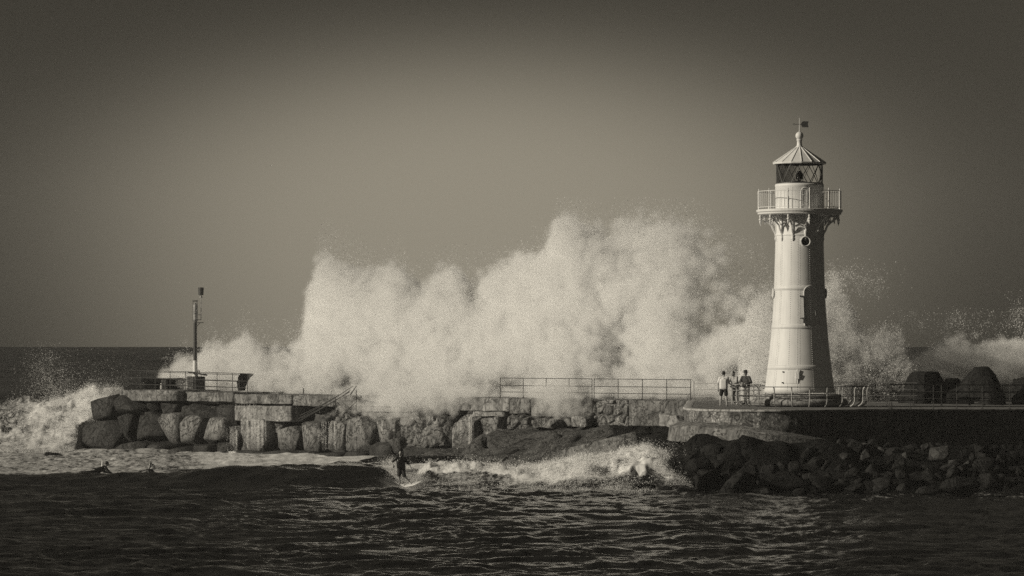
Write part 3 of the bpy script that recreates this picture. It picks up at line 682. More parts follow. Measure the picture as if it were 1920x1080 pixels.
# conical roof with standing seams, cowl, ball and spike
bm = NB(); ER = 50 * PX; zr = zz(306); ztp = zz(276)
lathe(bm, [(LR - .1, zr - .05), (ER - .12, zr - .06), (ER - .02, zr - .06), (ER, zr - .02), (ER - .0, zr + .02), (ER - .05, zr + .05), (.17, ztp)], 16, close=False)
for k in range(16):
    a = 2 * math.pi * k / 16; tube(bm, [((ER + .0) * math.cos(a), (ER + .0) * math.sin(a), zr + .03), (.17 * math.cos(a), .17 * math.sin(a), ztp + .01)], .02, 5)
roof = lo('roof', bm, 'white')
bm = NB(); lathe(bm, [(.2, ztp - .03), (.2, ztp + .02), (.15, ztp + .06), (.13, ztp + .1), (.12, zz(264)), (.15, zz(263)), (.15, zz(261.5)), (.11, zz(261))], 20)
lathe(bm, [(.2 * math.sin(t) + .0, zz(254.5) - .205 * math.cos(t)) for t in np.linspace(.25, math.pi - .12, 14)], 24); lathe(bm, [(.05, zz(247.5)), (.02, zz(245)), (.012, zz(222)), (.002, zz(220))], 8)
lo('ball_finial', bm, 'white', True, par=roof)
vane = NB(); zv = zz(233); tube(vane, [(-.25, 0, zv), (.1, 0, zv)], .014, 5)
tube(vane, [(-.34, 0, zv), (-.25, 0, zv + .06), (-.25, 0, zv - .06), (-.34, 0, zv)], .012, 4)
out = [(.06, 0), (.12, .10), (.17, .14)] + [(.17 + .04 * k, .135 if k % 2 else .165) for k in range(8)] + [(.46, .16), (.42, .0), (.46, -.16)] + [(.17 + .04 * k, -.135 if k % 2 else -.165) for k in range(7, -1, -1)] + [(.12, -.1)]
vf = [vane.verts.new((x, -.012, zv + z)) for x, z in out]; vb = [vane.verts.new((x, .012, zv + z)) for x, z in out]; vane.faces.new(vf); vane.faces.new(vb[::-1])
for k in range(len(out)): vane.faces.new((vf[k], vb[k], vb[(k + 1) % len(out)], vf[(k + 1) % len(out)]))
lo('weather_vane', vane, 'dark_metal')
# portholes
def porthole(ang, py, r_=.235, dark=True):
    d = Vector((math.sin(ang), -math.cos(ang), 0)); c = d * (tr(py) + .01) + Vector((0, 0, zz(py))); t = Vector((d.y, -d.x, 0)); up = Vector((0, 0, 1)); bm = NB()
    for rr_, th, off in ((r_, .035, .05), (r_ - .02, .03, .0)):
        tube(bm, [c + d * off + (t * math.cos(a) + up * math.sin(a)) * rr_ for a in np.linspace(0, 2 * math.pi, 25)], th, 8, False)
    o = lo('porthole', bm, 'white'); bm = NB(); vs = [bm.verts.new(c + d * .03 + (t * math.cos(a) + up * math.sin(a)) * (r_ - .03)) for a in np.linspace(0, 2 * math.pi, 24, endpoint=False)]
    vs2 = [bm.verts.new(v.co - d * .1) for v in vs]; bm.faces.new(vs)
    for k in range(24): bm.faces.new((vs[k], vs2[k], vs2[(k + 1) % 24], vs[(k + 1) % 24]))
    lo('pane', bm, 'black' if dark else 'white', par=o)
porthole(R(9.5), 454); porthole(R(-88), 550, .22, False); porthole(R(96), 550, .22, False)
# blind arched door with hinge rail
bm = NB(); ac = math.asin(17 * PX / tr(575)); pts = curved_arch(bm, None, ac, .34, zz(611), zz(549), .33)
tube(bm, pts, .03, 6); bd = lo('arched_hatch', bm, 'white'); bm = NB()
w0 = [p * 1 for p in pts]; a = Vector((pts[2].x - .03, pts[2].y - .06, 0))
tube(bm, [Vector((pts[0].x - .02, pts[0].y - .06, zz(602))), Vector((pts[7].x - .02, pts[7].y - .06, zz(555)))], .022, 6)
for py in (556, 597): tube(bm, [Vector((pts[4].x - .22, pts[4].y + .02, zz(py))), Vector((pts[4].x + .06, pts[4].y - .09, zz(py)))], .032, 6)
box(bm, Vector((pts[2].x + .0, pts[2].y - .08, zz(602))), (.13, .08, .22))
lo('hinge', bm, 'dark_metal', par=bd); bm = NB(); tube(bm, [Vector((pts[-4].x - .06, pts[-4].y - .06, zz(592))), Vector((pts[-4].x - .06, pts[-4].y - .06, zz(582)))], .022, 6); lo('handle', bm, 'galv', par=bd)
# low access panel and junction box
pa = [math.asin((x - 1499) * PX / tr(718)) for x in (1464, 1488)]
bm = NB(); g = []
for j in range(5):
    a_ = pa[0] + (pa[1] - pa[0]) * j / 4
    g.append([bm.verts.new(((tr(p_) + .022) * math.sin(a_), -(tr(p_) + .022) * math.cos(a_), zz(p_))) for p_ in (696, 718)])
for a_, b_ in zip(g, g[1:]): bm.faces.new((a_[0], a_[1], b_[1], b_[0]))
r = bmesh.ops.extrude_face_region(bm, geom=list(bm.faces))
for v in [x for x in r['geom'] if isinstance(x, bmesh.types.BMVert)]: v.co.xy *= .985
bmesh.ops.recalc_face_normals(bm, faces=bm.faces)
pn = lo('access_panel', bm, 'white'); bm = NB()
for py in (697, 717): bm = NB(); box(bm, ((tr(py) + .05) * math.sin(pa[0]), -(tr(py) + .05) * math.cos(pa[0]), zz(py)), (.08, .05, .06)); lo('hinge', bm, 'dark_metal', par=pn)
bm = NB(); a_ = pa[1] + .04; rj = tr(705) + .05
box(bm, (rj * math.sin(a_), -rj * math.cos(a_), zz(705)), (.15, .10, .26), a_)
tube(bm, [((rj - .0) * math.sin(a_), -(rj) * math.cos(a_), zz(692)), ((rj) * math.sin(a_), -(rj) * math.cos(a_), zz(718))], .035, 6)
lo('junction_box', bm, 'white')

# ================================================================== FENCES
def fence(label, pts, posts, hs, rp=.022, rr_=.019, mat='dark_metal', group=None, zf=None, name='railing', curve=False):
    p0 = Vector(pts[0]); e = empty(name, p0); tag(e, label, 'railing', group)
    for h in hs:
        bm = NB(); tube(bm, [Vector(p) - p0 + Vector((0, 0, h)) for p in pts], rr_, 6); obj('rail', bm, M[mat], e)
    for q in posts:
        q = Vector(q) - p0; bm = NB(); tube(bm, [q, q + Vector((0, 0, max(hs) + .02))], rp, 6); box(bm, q + Vector((0, 0, .02)), (.12, .12, .04)); obj('post', bm, M[mat], e)
    return e
def wp3(px, prot, z=ZD):
    p = wallpt(px, prot)
    if z == ZD: z = ZD + .17 * max(0, min(1, (450 - px) / 190))
    return Vector((p.x, p.y, z))
def wfence(label, px0, px1, posts, top, prot=.7, **k):
    Y = wally((px0 + px1) / 2, prot); hs = [top, top * .63, top * .30]
    return fence(label, [wp3(px0, prot), wp3(px1, prot)], [wp3(p, prot) for p in posts], hs, **k)
wfence('three-rail steel railing round the beacon at the seaward end of the breakwater', 235, 464, [235, 239.5, 263, 291, 319, 348, 407, 436, 464], 1.27, .7)
wfence('short inner railing behind the beacon, bent and torn at its right end', 275, 448, [275, 291, 348, 377, 448], 1.15, -2.5, mat='dark_metal')
wfence('three-rail railing on the middle of the breakwater, half lost in the spray', 938, 1110, [938, 981, 1024, 1067, 1110], 1.14, .6)
wfence('three-rail railing on the breakwater between the spray and the three onlookers', 1114, 1295.5, [1114, 1159, 1204.5, 1250, 1295], 1.14, .6)
fence('low pale three-rail railing left of the man in the white shirt', [P(1301, 754, 193), P(1350, 754, 188)], [P(1301, 750, 193), P(1350, 754, 188)], [1.0, .66, .30], mat='galv')
# bent post ring round the tower
def jpost(ang, r_=3.38, h=.97, s=.032):
    d = Vector((math.sin(ang), -math.cos(ang), 0)); bm = NB()
    tube(bm, [d * (r_ - .26) + Vector((0, 0, .0)), d * (r_ - .17) + Vector((0, 0, .045)), d * (r_ - .07) + Vector((0, 0, .12)), d * r_ + Vector((0, 0, .27)), d * r_ + Vector((0, 0, h - .2)), d * (r_ + .03) + Vector((0, 0, h - .08)), d * (r_ + .11) + Vector((0, 0, h))], s, 7)
    return bm
ring = empty('round_railing', (LX, LY, ZD)); tag(ring, 'ring of curved steel posts and two rails round the foot of the lighthouse', 'railing')
for h, r_, t in ((.97, 3.49, .021), (.5, 3.40, .015)):
    bm = NB(); tube(bm, [(r_ * math.sin(a), -r_ * math.cos(a), h) for a in np.linspace(0, 2 * math.pi, 73)], t, 6, False); obj('rail', bm, M['dark_metal'], ring)
for k in range(24):
    obj('post', jpost(R(15 * k + 4)), M['galv'], ring)
lean = fence('pale railing the two standing watchers lean on, beside the lighthouse', [P(1362, 757, 183), P(1385, 757, 182), P(1424, 757, 182.4), P(1427, 757, 184)], [P(p, 757, 182.2) for p in (1372, 1387, 1400, 1413, 1424)], [.98, .68, .40, .12], rp=.03, mat='galv')
fence('dark railing along the seaward side behind the lighthouse', [P(1430, 752, 188), P(1480, 752, 190), P(1560, 752, 190), P(1640, 753, 189), P(1720, 754, 188)], [P(p, 753, 189.3) for p in (1435, 1450, 1566, 1577, 1602, 1615, 1640, 1690)], [1.0, .66, .33], mat='dark_metal')
bm = None
fpx = [1668, 1672, 1707, 1750, 1794, 1842, 1893, 1945]
def ed(p_, d=.5):
    y_ = float(np.interp(p_, [a for a, b in edge], [b for a, b in edge])) + d; return Vector(((p_ - 960) * y_ / F, y_, zdeck(p_)))
fence('tall three-rail railing along the shaded edge of the platform, running off to the right', [ed(p) for p in range(1668, 1960, 20)], [ed(p) for p in fpx], [1.16, .80, .40], mat='dark_metal')
fence('second railing beyond the paved walk, in front of the big concrete units', [Vector(((p_ - 960) * 184 / F, 184, ZD - .05)) for p_ in (1660, 1800, 1960)], [Vector(((p_ - 960) * 184 / F, 184, ZD - .05)) for p_ in (1663, 1713, 1765, 1818, 1845, 1880, 1935)], [1.05, .7, .35], mat='dark_metal')
# lone stub post and the wrecked stair
q = wallpt(569, .8); bm = NB(); tube(bm, [(0, 0, -.05), (0, 0, .42)], .035, 6); box(bm, (0, 0, .015), (.2, .2, .03)); o = obj('stub_post', bm, M['dark_metal']); o.location = (q.x, q.y, ZD)
tag(o, 'lone broken stub of a railing post on the breakwater, left of the wrecked stair', 'post')
st_ = empty('wrecked_stair', wp3(600, 1.9, 0)); tag(st_, 'wrecked steel stair leaning diagonally against the breakwater, its handrails twisted', 'stair')
so = st_.location
def W(px, py, prot): p = wallpt(px, prot); return Vector((p.x, p.y, Z(py, p.y))) - so
for a, b, c in [((558, 786), (625, 748), (662, 724)), ((560, 790), (628, 752), (657, 732)), ((563, 779), (605, 758), (640, 738)), ((566, 784), (612, 760), (655, 735))]:
    bm = NB(); tube(bm, [W(*a, 2.5), W(*b, 2.3), W(*c, 2.1)], .02, 6); obj('stringer', bm, M['dark_metal'], st_)
for a, b, p_ in [((668, 731), (668, 771), 1.8), ((632, 754), (660, 785), 1.9), ((640, 752), (658, 768), 1.9), ((645, 775), (668, 753), 2.0), ((657, 740), (668, 724), 2.0), ((668, 745), (690, 762), 1.5), ((676, 742), (686, 758), 1.5), ((629, 745), (629, 770), 2.3), ((599, 762), (600, 775), 2.3)]:
    bm = NB(); tube(bm, [W(*a, p_), W(*b, p_)], .035, 6); obj('brace', bm, M['dark_metal'], st_)
for py, a, b in ((762, 664, 750), (772, 655, 772), (749, 659, 690), (752, 668, 700)):
    bm = NB(); tube(bm, [W(a, py, 1.5), W(b, py + 1.5, 1.5)], .03, 6); obj('rail', bm, M['dark_metal'], st_)
for p_ in (707, 745): bm = NB(); tube(bm, [W(p_, 761, 1.5), W(p_, 775, 1.5)], .03, 6); obj('post', bm, M['galv'], st_)

# ================================================================== BEACON
by_ = wally(366, -1.8); bx_ = (366 - 960) * by_ / F; s_ = by_ / F
beacon = empty('beacon_mast', (bx_, by_, ZD + .07)); tag(beacon, 'slim navigation light mast with a side-arm radar reflector, on the seaward end of the breakwater', 'beacon')
def bz(py): return Z(py, by_) - ZD - .07
def bo(name, bm, mat, par=None): return obj(name, bm, M[mat], par or beacon)
bm = NB(); lathe(bm, [(.10, bz(604)), (.115, bz(606)), (.115, bz(640)), (.125, bz(641)), (.125, bz(644)), (.12, bz(645)), (.12, bz(676))][::-1], 12); bo('pole', bm, 'dark_metal')
bm = NB(); lathe(bm, [(.2, bz(708)), (.2, bz(704)), (.15, bz(703)), (.145, bz(676))], 12); bo('pole_base', bm, 'white')
bm = NB(); lathe(bm, [(.08, bz(604)), (.15, bz(602)), (.15, bz(590)), (.17, bz(588)), (.17, bz(586)), (.11, bz(585)), (.14, bz(583)), (.15, bz(575)), (.13, bz(572)), (.09, bz(570)), (.03, bz(567))], 12); bo('lantern', bm, 'galv')
bm = NB()
for a in range(4): ca, sa = math.cos(a * 1.57 + .6) * .17, math.sin(a * 1.57 + .6) * .17; tube(bm, [(ca, sa, bz(603)), (ca, sa, bz(563.5))], .013, 5)
for py in (563.5, 565, 587, 600): tube(bm, [(.17 * math.cos(a), .17 * math.sin(a), bz(py)) for a in np.linspace(0, 6.283, 17)], .014, 5, False)
bo('cage', bm, 'dark_metal')
x1 = 11 * s_; bm = NB(); tube(bm, [(x1, 0, bz(600)), (x1, 0, bz(556))], .025, 6); tube(bm, [(.05, 0, bz(599.5)), (x1, 0, bz(599.5))], .02, 5); tube(bm, [(.05, 0, bz(590)), (x1, 0, bz(590))], .02, 5); lathe(bm, [(.12, bz(558)), (.08, bz(556)), (.03, bz(554))], 8, (x1, 0, 0))
bo('side_arm', bm, 'galv')
bm = NB(); lathe(bm, [(.145, bz(553.5)), (.16, bz(553)), (.185, bz(539.5)), (.17, bz(539))], 14, (x1 - .01, 0, 0)); bo('radar_reflector', bm, 'dark_metal')
bm = NB(); box(bm, (8 * s_, 0, bz(605)), (15 * s_, .3, .05)); tube(bm, [(.05, 0, bz(614)), (8.5 * s_, 0, bz(606))], .02, 5); bo('bracket_plate', bm, 'dark_metal')
bm = NB(); tube(bm, [(4 * s_, .1, bz(703)), (5 * s_, .1, bz(695)), (7 * s_, .1, bz(694)), (8 * s_, .1, bz(699))], .03, 6); bo('cable_loop', bm, 'dark_metal')
for x0, x1_, y0, y1, nm, mt, lb, yo in ((350, 365, 706, 735, 'concrete_pedestal', 'conc_light', 'pale square concrete pedestal at the foot of the navigation mast', .3), (365.5, 384, 706, 735, 'equipment_box', 'black', 'dark equipment box beside the pale pedestal of the navigation mast', .2)):
    yy = by_ - .5 + yo * .3; V, Fc = rounded_block(((x1_ - x0) / 2 * s_, .42, (y1 - y0) / 2 * s_), x0 if isinstance(x0, int) else 33, .08, 1, amp=.015, n=9)
    o = npmesh(nm, V, Fc, M[mt]); o.location = (((x0 + x1_) / 2 - 960) * yy / F, yy, ZD + .06 + (y1 - y0) / 2 * s_ - .02); tag(o, lb, 'pedestal' if 'ped' in nm else 'box')
V, Fc = rounded_block((.62, .45, .05), 3, .3, 1, amp=.03, n=9); V[:, 2] -= .16 * V[:, 0]; o = npmesh('tarpaulin_cover', V, Fc, M['conc']); o.location = (((367 + 5) - 960) * by_ / F, by_ - .5, ZD + .07 + 30 * s_ + .12); tag(o, 'sloping cap slab lying over the pedestal and box under the mast', 'cover')
# dark slab on stub walls
yb_ = wally(310, -3.0); tb = empty('stone_bench', ((307 - 960) * yb_ / F, yb_, ZD + .1)); tag(tb, 'low dark slab bench on stub walls behind the end railing of the breakwater', 'bench')
V, Fc = rounded_block((42 * s_, .8, .16), 8, .2, 3, amp=.06, n=15); o = npmesh('seat', V, Fc, M['core'], tb); o.location = (0, 0, .62)
for x_, w_ in ((-22 * s_, 14 * s_), (22 * s_, 17 * s_)):
    V, Fc = rounded_block((w_, .6, .28), int(50 + x_), .15, 2, amp=.05, n=9); o = npmesh('leg', V, Fc, M['core'], tb); o.location = (x_, 0, .26)
V, Fc = rounded_block((.2, .3, .36), 3, .15, 1, amp=.03, n=9); o = npmesh('side_panel', V, Fc, M['conc'], tb); o.location = (.15, -.75, .34)
# torn panel on the railing end
p_ = wp3(452, .2, ZD + .75); bm = NB(); bmesh.ops.create_grid(bm, x_segments=8, y_segments=10, size=.5)
for v in bm.verts:
    x, y = v.co.x, v.co.y; w_ = .28 + .30 * (y + .5); v.co = Vector((x * w_ * 1.5 + .35 * (y + .5) ** 2, .12 * math.sin(5 * x + 3 * y), y * 1.05)) + Vector((random.Random(int(x * 99 + y * 7)).uniform(-.05, .05), 0, 0))
r = bmesh.ops.solidify(bm, geom=list(bm.faces), thickness=.03)
o = obj('torn_netting', bm, M['black']); o.location = p_; tag(o, 'dark torn sheet of netting flapping from the end post of the beacon railing', 'netting')

# ================================================================== BOULDER PILE
boulders = []
def boulder(px, py, Y, sx, sz, mat, seed, look=None, sy=None, rz=0, ry=0, rnd=.5, what='boulder', amp=.10, cuts=9, dz=0):
    V, Fc = shard((sx * 1.12, sy or (sx + sz) / 2, sz * 1.12), seed, 12 + seed % 7)
    V = rot3(V, random.Random(seed).uniform(-.3, .3), ry, rz)
    o = npmesh(what, V, Fc, M[mat]); p = P(px, py, Y); o.location = (p.x, p.y, p.z + dz)
    boulders.append([o, px, py, Y, look, mat]); return o
hand = [  # px, py, Y, half width px, half height px, material, look, tilt
    (1763, 853, 166.5, 22, 18, 'boulder_pale', 'largest pale, ridged squarish', .1), (1577, 862, 166, 17, 13, 'boulder_pale', 'pale wedge-shaped', -.35),
    (1576, 838, 167.5, 15, 14, 'boulder_pale', 'greyish rounded', .1), (1602, 845, 167, 15, 19, 'boulder', 'tall dark', .2), (1624, 840, 167.3, 11, 9, 'boulder_pale', 'small pale flat-topped', .4),
    (1651, 845, 167.3, 11, 8, 'boulder_pale', 'small pale pointed', -.2), (1622, 856, 166, 9, 12, 'boulder_pale', 'small pale narrow', .6), (1545, 850, 166.2, 16, 9, 'boulder', 'flat dark', -.3),
    (1700, 846, 167.5, 18, 8, 'boulder', 'long low dark', -.25), (1735, 838, 168, 10, 6, 'boulder_pale', 'small pale slab-like', -.4), (1697, 855, 166.5, 7, 7, 'boulder_pale', 'small pale leaning', -.6),
    (1790, 868, 165, 14, 9, 'boulder_pale', 'pale dome-shaped', 0), (1839, 860, 166.5, 15, 12, 'boulder', 'broad dark rounded', .3), (1880, 868, 168, 20, 8, 'boulder', 'long wet', -.1), (1838, 843, 168.5, 16, 8, 'boulder', 'low dark', 0), (1905, 862, 169, 14, 7, 'boulder_pale', 'wet pale', 0),
    (1462, 862, 166, 18, 18, 'boulder', 'tall pointed grey', .15), (1440, 887, 163, 16, 16, 'boulder', 'triangular dark', .2), (1400, 888, 163.5, 22, 18, 'boulder', 'large leaning dark', -.5), (1488, 876, 164.5, 14, 12, 'boulder', 'dark blocky', .3), (1520, 858, 166, 20, 18, 'boulder', 'big dark upright', .1),
    (1533, 903, 161, 24, 17, 'boulder', 'broad fan-grained', .35), (1475, 906, 161, 42, 19, 'boulder', 'biggest flat-topped dark', -.12), (1503, 924, 158.8, 20, 9, 'boulder', 'low wet', 0), (1385, 912, 160.5, 38, 20, 'boulder', 'large slanting slab-like', -.65), (1330, 905, 161.8, 30, 22, 'boulder', 'large dark', -.35), (1312, 874, 164.5, 24, 17, 'boulder', 'big rounded dark', 0), (1370, 868, 166, 26, 18, 'boulder', 'dark angular', .2),
    (1205, 915, 163.8, 26, 9, 'boulder', 'isolated humped wet', .05), (1248, 918, 163, 12, 6, 'boulder', 'small wet', 0), (1288, 920, 162, 24, 5, 'boulder', 'low flat wet', 0), (1436, 922, 159.6, 10, 6, 'boulder', 'small dark pointed', 0), (1127, 920, 163.6, 6, 3, 'boulder', 'tiny wet', 0),
    (1605, 915, 159.5, 22, 9, 'boulder', 'low broad wet', 0), (1690, 893, 161.5, 16, 12, 'boulder', 'glistening dark', .3), (1696, 915, 159.5, 15, 10, 'boulder', 'striped wet', -.3), (1655, 905, 160.5, 22, 14, 'boulder', 'dark broken', 0), (1740, 920, 158.5, 26, 8, 'boulder', 'low dark wet', .1), (1800, 915, 158.5, 40, 18, 'boulder', 'very large black', .1), (1860, 900, 161, 30, 16, 'boulder', 'large black', -.2), (1890, 926, 158, 22, 4, 'boulder', 'barely awash', 0),
]
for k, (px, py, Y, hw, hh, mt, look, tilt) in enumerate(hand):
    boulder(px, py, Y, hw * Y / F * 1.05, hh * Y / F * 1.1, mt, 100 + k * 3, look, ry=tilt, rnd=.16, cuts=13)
rg = random.Random(12); hk = 0
for row, (py0, Yr, cnt, x0, x1) in enumerate([(834, 167.6, 12, 1300, 1500), (840, 168.4, 19, 1470, 1918), (847, 166.6, 14, 1290, 1520), (856, 166.8, 24, 1300, 1918), (876, 164.8, 23, 1290, 1918), (892, 163.0, 22, 1290, 1918), (908, 161.2, 19, 1300, 1918)]):
    for i in range(cnt):
        px = x0 + (x1 - x0) * (i + .5) / cnt + rg.uniform(-9, 9); py = py0 + rg.uniform(-6, 7); Y = Yr + rg.uniform(-.4, .4)
        hw = rg.uniform(9, 15) if rg.random() < .7 else rg.uniform(15, 24); sx = hw * Y / F; hk += 1
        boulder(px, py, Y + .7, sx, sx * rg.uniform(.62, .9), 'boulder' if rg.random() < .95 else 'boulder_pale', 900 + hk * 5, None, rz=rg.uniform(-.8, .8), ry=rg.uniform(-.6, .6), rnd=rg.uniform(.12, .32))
bands = {}
for b in boulders:
    k = 0 if b[2] < 849 else 1 if b[2] < 867 else 2 if b[2] < 884 else 3 if b[2] < 900 else 4
    bands.setdefault(k, []).append(b)
bn_ = ['top', 'second', 'third', 'fourth', 'lowest']
for k, L in bands.items():
    L.sort(key=lambda b: b[1])
    for i, b in enumerate(L):
        nth = ORD[i] + ' from left' if i < len(L) / 2 else ORD[len(L) - 1 - i] + ' from right'
        look = b[4] or ('pale angular' if b[5] == 'boulder_pale' else 'dark angular')
        tag(b[0], '%s boulder, %s in the %s band of the rock pile' % (look, nth, bn_[k]), 'boulder', 'boulders piled below the lighthouse platform')
# small rocks awash near the surfer and the wave
for px, py, Y, hw, hh, sd, lb in [(815, 861, 203.5, 24, 7, 5, 'low dark rock awash just behind the surfer, before the sea wall'), (858, 868, 203, 14, 5, 6, 'smaller dark rock awash to the right of the surfer'), (97, 853, 218, 13, 4, 7, 'small black rock awash before the breaking wave')]:
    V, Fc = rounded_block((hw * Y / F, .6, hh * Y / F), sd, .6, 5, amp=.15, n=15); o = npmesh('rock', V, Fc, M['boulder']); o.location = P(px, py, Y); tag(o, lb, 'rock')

# ================================================================== BIG CONCRETE ARMOUR UNITS BEYOND THE WALK
def armour(px, pyt, pyb, hw, Y, top, seed, label, rz=0.0):
    s = Y / F; h = (pyb - pyt) * s; e = empty('armour_unit', ((px - 960) * Y / F, Y, Z(pyb, Y)), rz); tag(e, label, 'concrete armour unit', 'concrete armour units along the seaward edge')
    n = 14; V = []; 
    for j in range(n + 1):
        t = j / n; r_ = hw * s * .74 * (1 - t) + top * s * t + .05 * math.sin(math.pi * t) * hw * s
        for k in range(24):
            a = 2 * math.pi * k / 24; rr_ = r_ * (1 + .14 * math.cos(3 * a + .6) * (1 - t)) * .96 / math.cos(.75 * ((a % (math.pi / 3)) - math.pi / 6)); V.append((rr_ * math.cos(a), rr_ * math.sin(a), h * (.18 + .82 * t)))
    Fc = [(j * 24 + k, j * 24 + (k + 1) % 24, (j + 1) * 24 + (k + 1) % 24, (j + 1) * 24 + k) for j in range(n) for k in range(24)]
    c = len(V); V.append((0, 0, h)); V = disp(np.array(V, float), .26, .9, seed); V = disp(V, .08, 3, seed + 1)
    bm = NB(); vs = [bm.verts.new(v) for v in V]
    for f in Fc: bm.faces.new([vs[i] for i in f])
    for k in range(24): bm.faces.new((vs[n * 24 + k], vs[n * 24 + (k + 1) % 24], vs[c]))
    obj('crown', bm, M['unit'], e)
    for k in range(3):
        a = 2 * math.pi * k / 3 - 2.3; Vb, Fb = rounded_block((hw * s * .42, hw * s * .24, h * .32), seed + k, .45, 3, amp=.05, n=15); Vb[:, 0] += hw * s * .62; Vb[:, 2] += h * .26
        Vb[:, 2] -= np.maximum(Vb[:, 0] - hw * s * .2, 0) * .3
        obj2 = npmesh('leg', rot3(Vb, 0, 0, a), Fb, M['unit'], e)
    return e
armour(1737, 697, 760, 62, 192, 26, 4, 'dark flat-topped concrete armour unit nearer the lighthouse', .4)
armour(1839, 686, 760, 62, 190, 13, 8, 'tall dark concrete armour unit with a narrow flat top and splayed legs', 1.0)
armour(1672, 667, 762, 50, 214, 36, 12, 'far flat-topped concrete mass half hidden by the spray beside the lighthouse')
armour(1925, 712, 760, 40, 192, 22, 16, 'low dark concrete armour unit cut off by the right edge')
armour(1787, 715, 765, 34, 205, 15, 18, 'dark hump between the two near armour units')

# ================================================================== PEOPLE
def capsule(bm, a, b, ra, rb, seg=12):
    a, b = Vector(a), Vector(b); d = b - a; L = d.length or 1e-6; d = d / L; x = d.orthogonal().normalized(); y = d.cross(x)
    prof = [(ra * math.cos(t), -ra * math.sin(t)) for t in (1.4, 1.0, .5, 0)] + [(rb * math.cos(t), L + rb * math.sin(t)) for t in (0, .5, 1.0, 1.4)]
    rings = [[bm.verts.new(a + d * z + (x * math.cos(2 * math.pi * k / seg) + y * math.sin(2 * math.pi * k / seg)) * r) for k in range(seg)] for r, z in prof]
    for A_, B_ in zip(rings, rings[1:]):
        for k in range(seg): bm.faces.new((A_[k], A_[(k + 1) % seg], B_[(k + 1) % seg], B_[k]))
    bm.faces.new(rings[0][::-1]); bm.faces.new(rings[-1])
def ellip(bm, c, s, sub=2, rot=None):
    bmesh.ops.create_icosphere(bm, subdivisions=sub, radius=1, matrix=Matrix.Translation(c) @ (rot or Matrix()) @ Matrix.Diagonal((*s, 1)))
def fuse(name, bm, mat, parent, voxel=.011, smooth=2):
    me = bpy.data.meshes.new(name); bm.normal_update(); bm.to_mesh(me); bm.free(); t = bpy.data.objects.new('tmp', me); COL.objects.link(t)
    m = t.modifiers.new('r', 'REMESH'); m.mode = 'VOXEL'; m.voxel_size = voxel; m.use_smooth_shade = True
    if smooth: s = t.modifiers.new('s', 'SMOOTH'); s.iterations = smooth; s.factor = .5
    dg = bpy.context.evaluated_depsgraph_get(); me2 = bpy.data.meshes.new_from_object(t.evaluated_get(dg)); me2.name = name
    bpy.data.objects.remove(t); bpy.data.meshes.remove(me); me2.materials.clear(); return link(name, me2, mat, parent)
M['skin'] = flat('skin', .36, .55, var=.08); M['hair'] = flat('dark_hair', .015, .6); M['tee'] = flat('white_cotton', .74, .8, var=.06, scale=20)
M['cloth_black'] = flat('black_cloth', .012, .8); M['cloth_dark'] = flat('dark_jacket', .06, .8); M['cloth_mid'] = flat('grey_cloth', .42, .8)
def stripes():
    m = Mat('striped_trousers'); v = m.co(); wv = m.n('ShaderNodeTexWave', wave_type='BANDS', bands_direction='Z'); wv.inputs['Scale'].default_value = 3.2; m.l(v, wv.inputs['Vector'])
    m.base(m.ramp(wv.outputs[0], [(.35, .12), (.55, .62)])); m.rough(.8); return m.m
M['stripe'] = stripes(); M['board'] = flat('surfboard_white', .72, .25, var=.05); M['wetsuit'] = flat('wetsuit_rubber', .018, .35)
def hand_(bm, wrist, direc, side, curl=.5):
    d = Vector(direc).normalized(); up = Vector((0, 0, 1)); s = d.cross(up)
    s = s.normalized() if s.length > .1 else Vector((1, 0, 0)); n = s.cross(d)
    w_ = Vector(wrist); capsule(bm, w_ + s * .016 * side, w_ + d * .075 + s * .02, .021, .02, 8); capsule(bm, w_ - s * .016 * side, w_ + d * .075 - s * .02, .021, .02, 8)
    for k, L in enumerate((.062, .075, .07, .055)):
        b0 = w_ + d * .085 + s * (.033 - .022 * k); m_ = b0 + (d * (1 - curl * .4) - n * curl * .5).normalized() * L * .55; t = m_ + (d * (1 - curl) - n * curl).normalized() * L * .5
        capsule(bm, b0, m_, .0105, .010, 8); capsule(bm, m_, t, .010, .009, 8)
    b0 = w_ + d * .03 + s * .03 * side; capsule(bm, b0, b0 + (s * side + d * .6).normalized() * .035, .013, .012, 8); capsule(bm, b0 + (s * side + d * .6).normalized() * .035, b0 + (s * side * .8 + d * 1.3).normalized() * .07, .012, .010, 8)
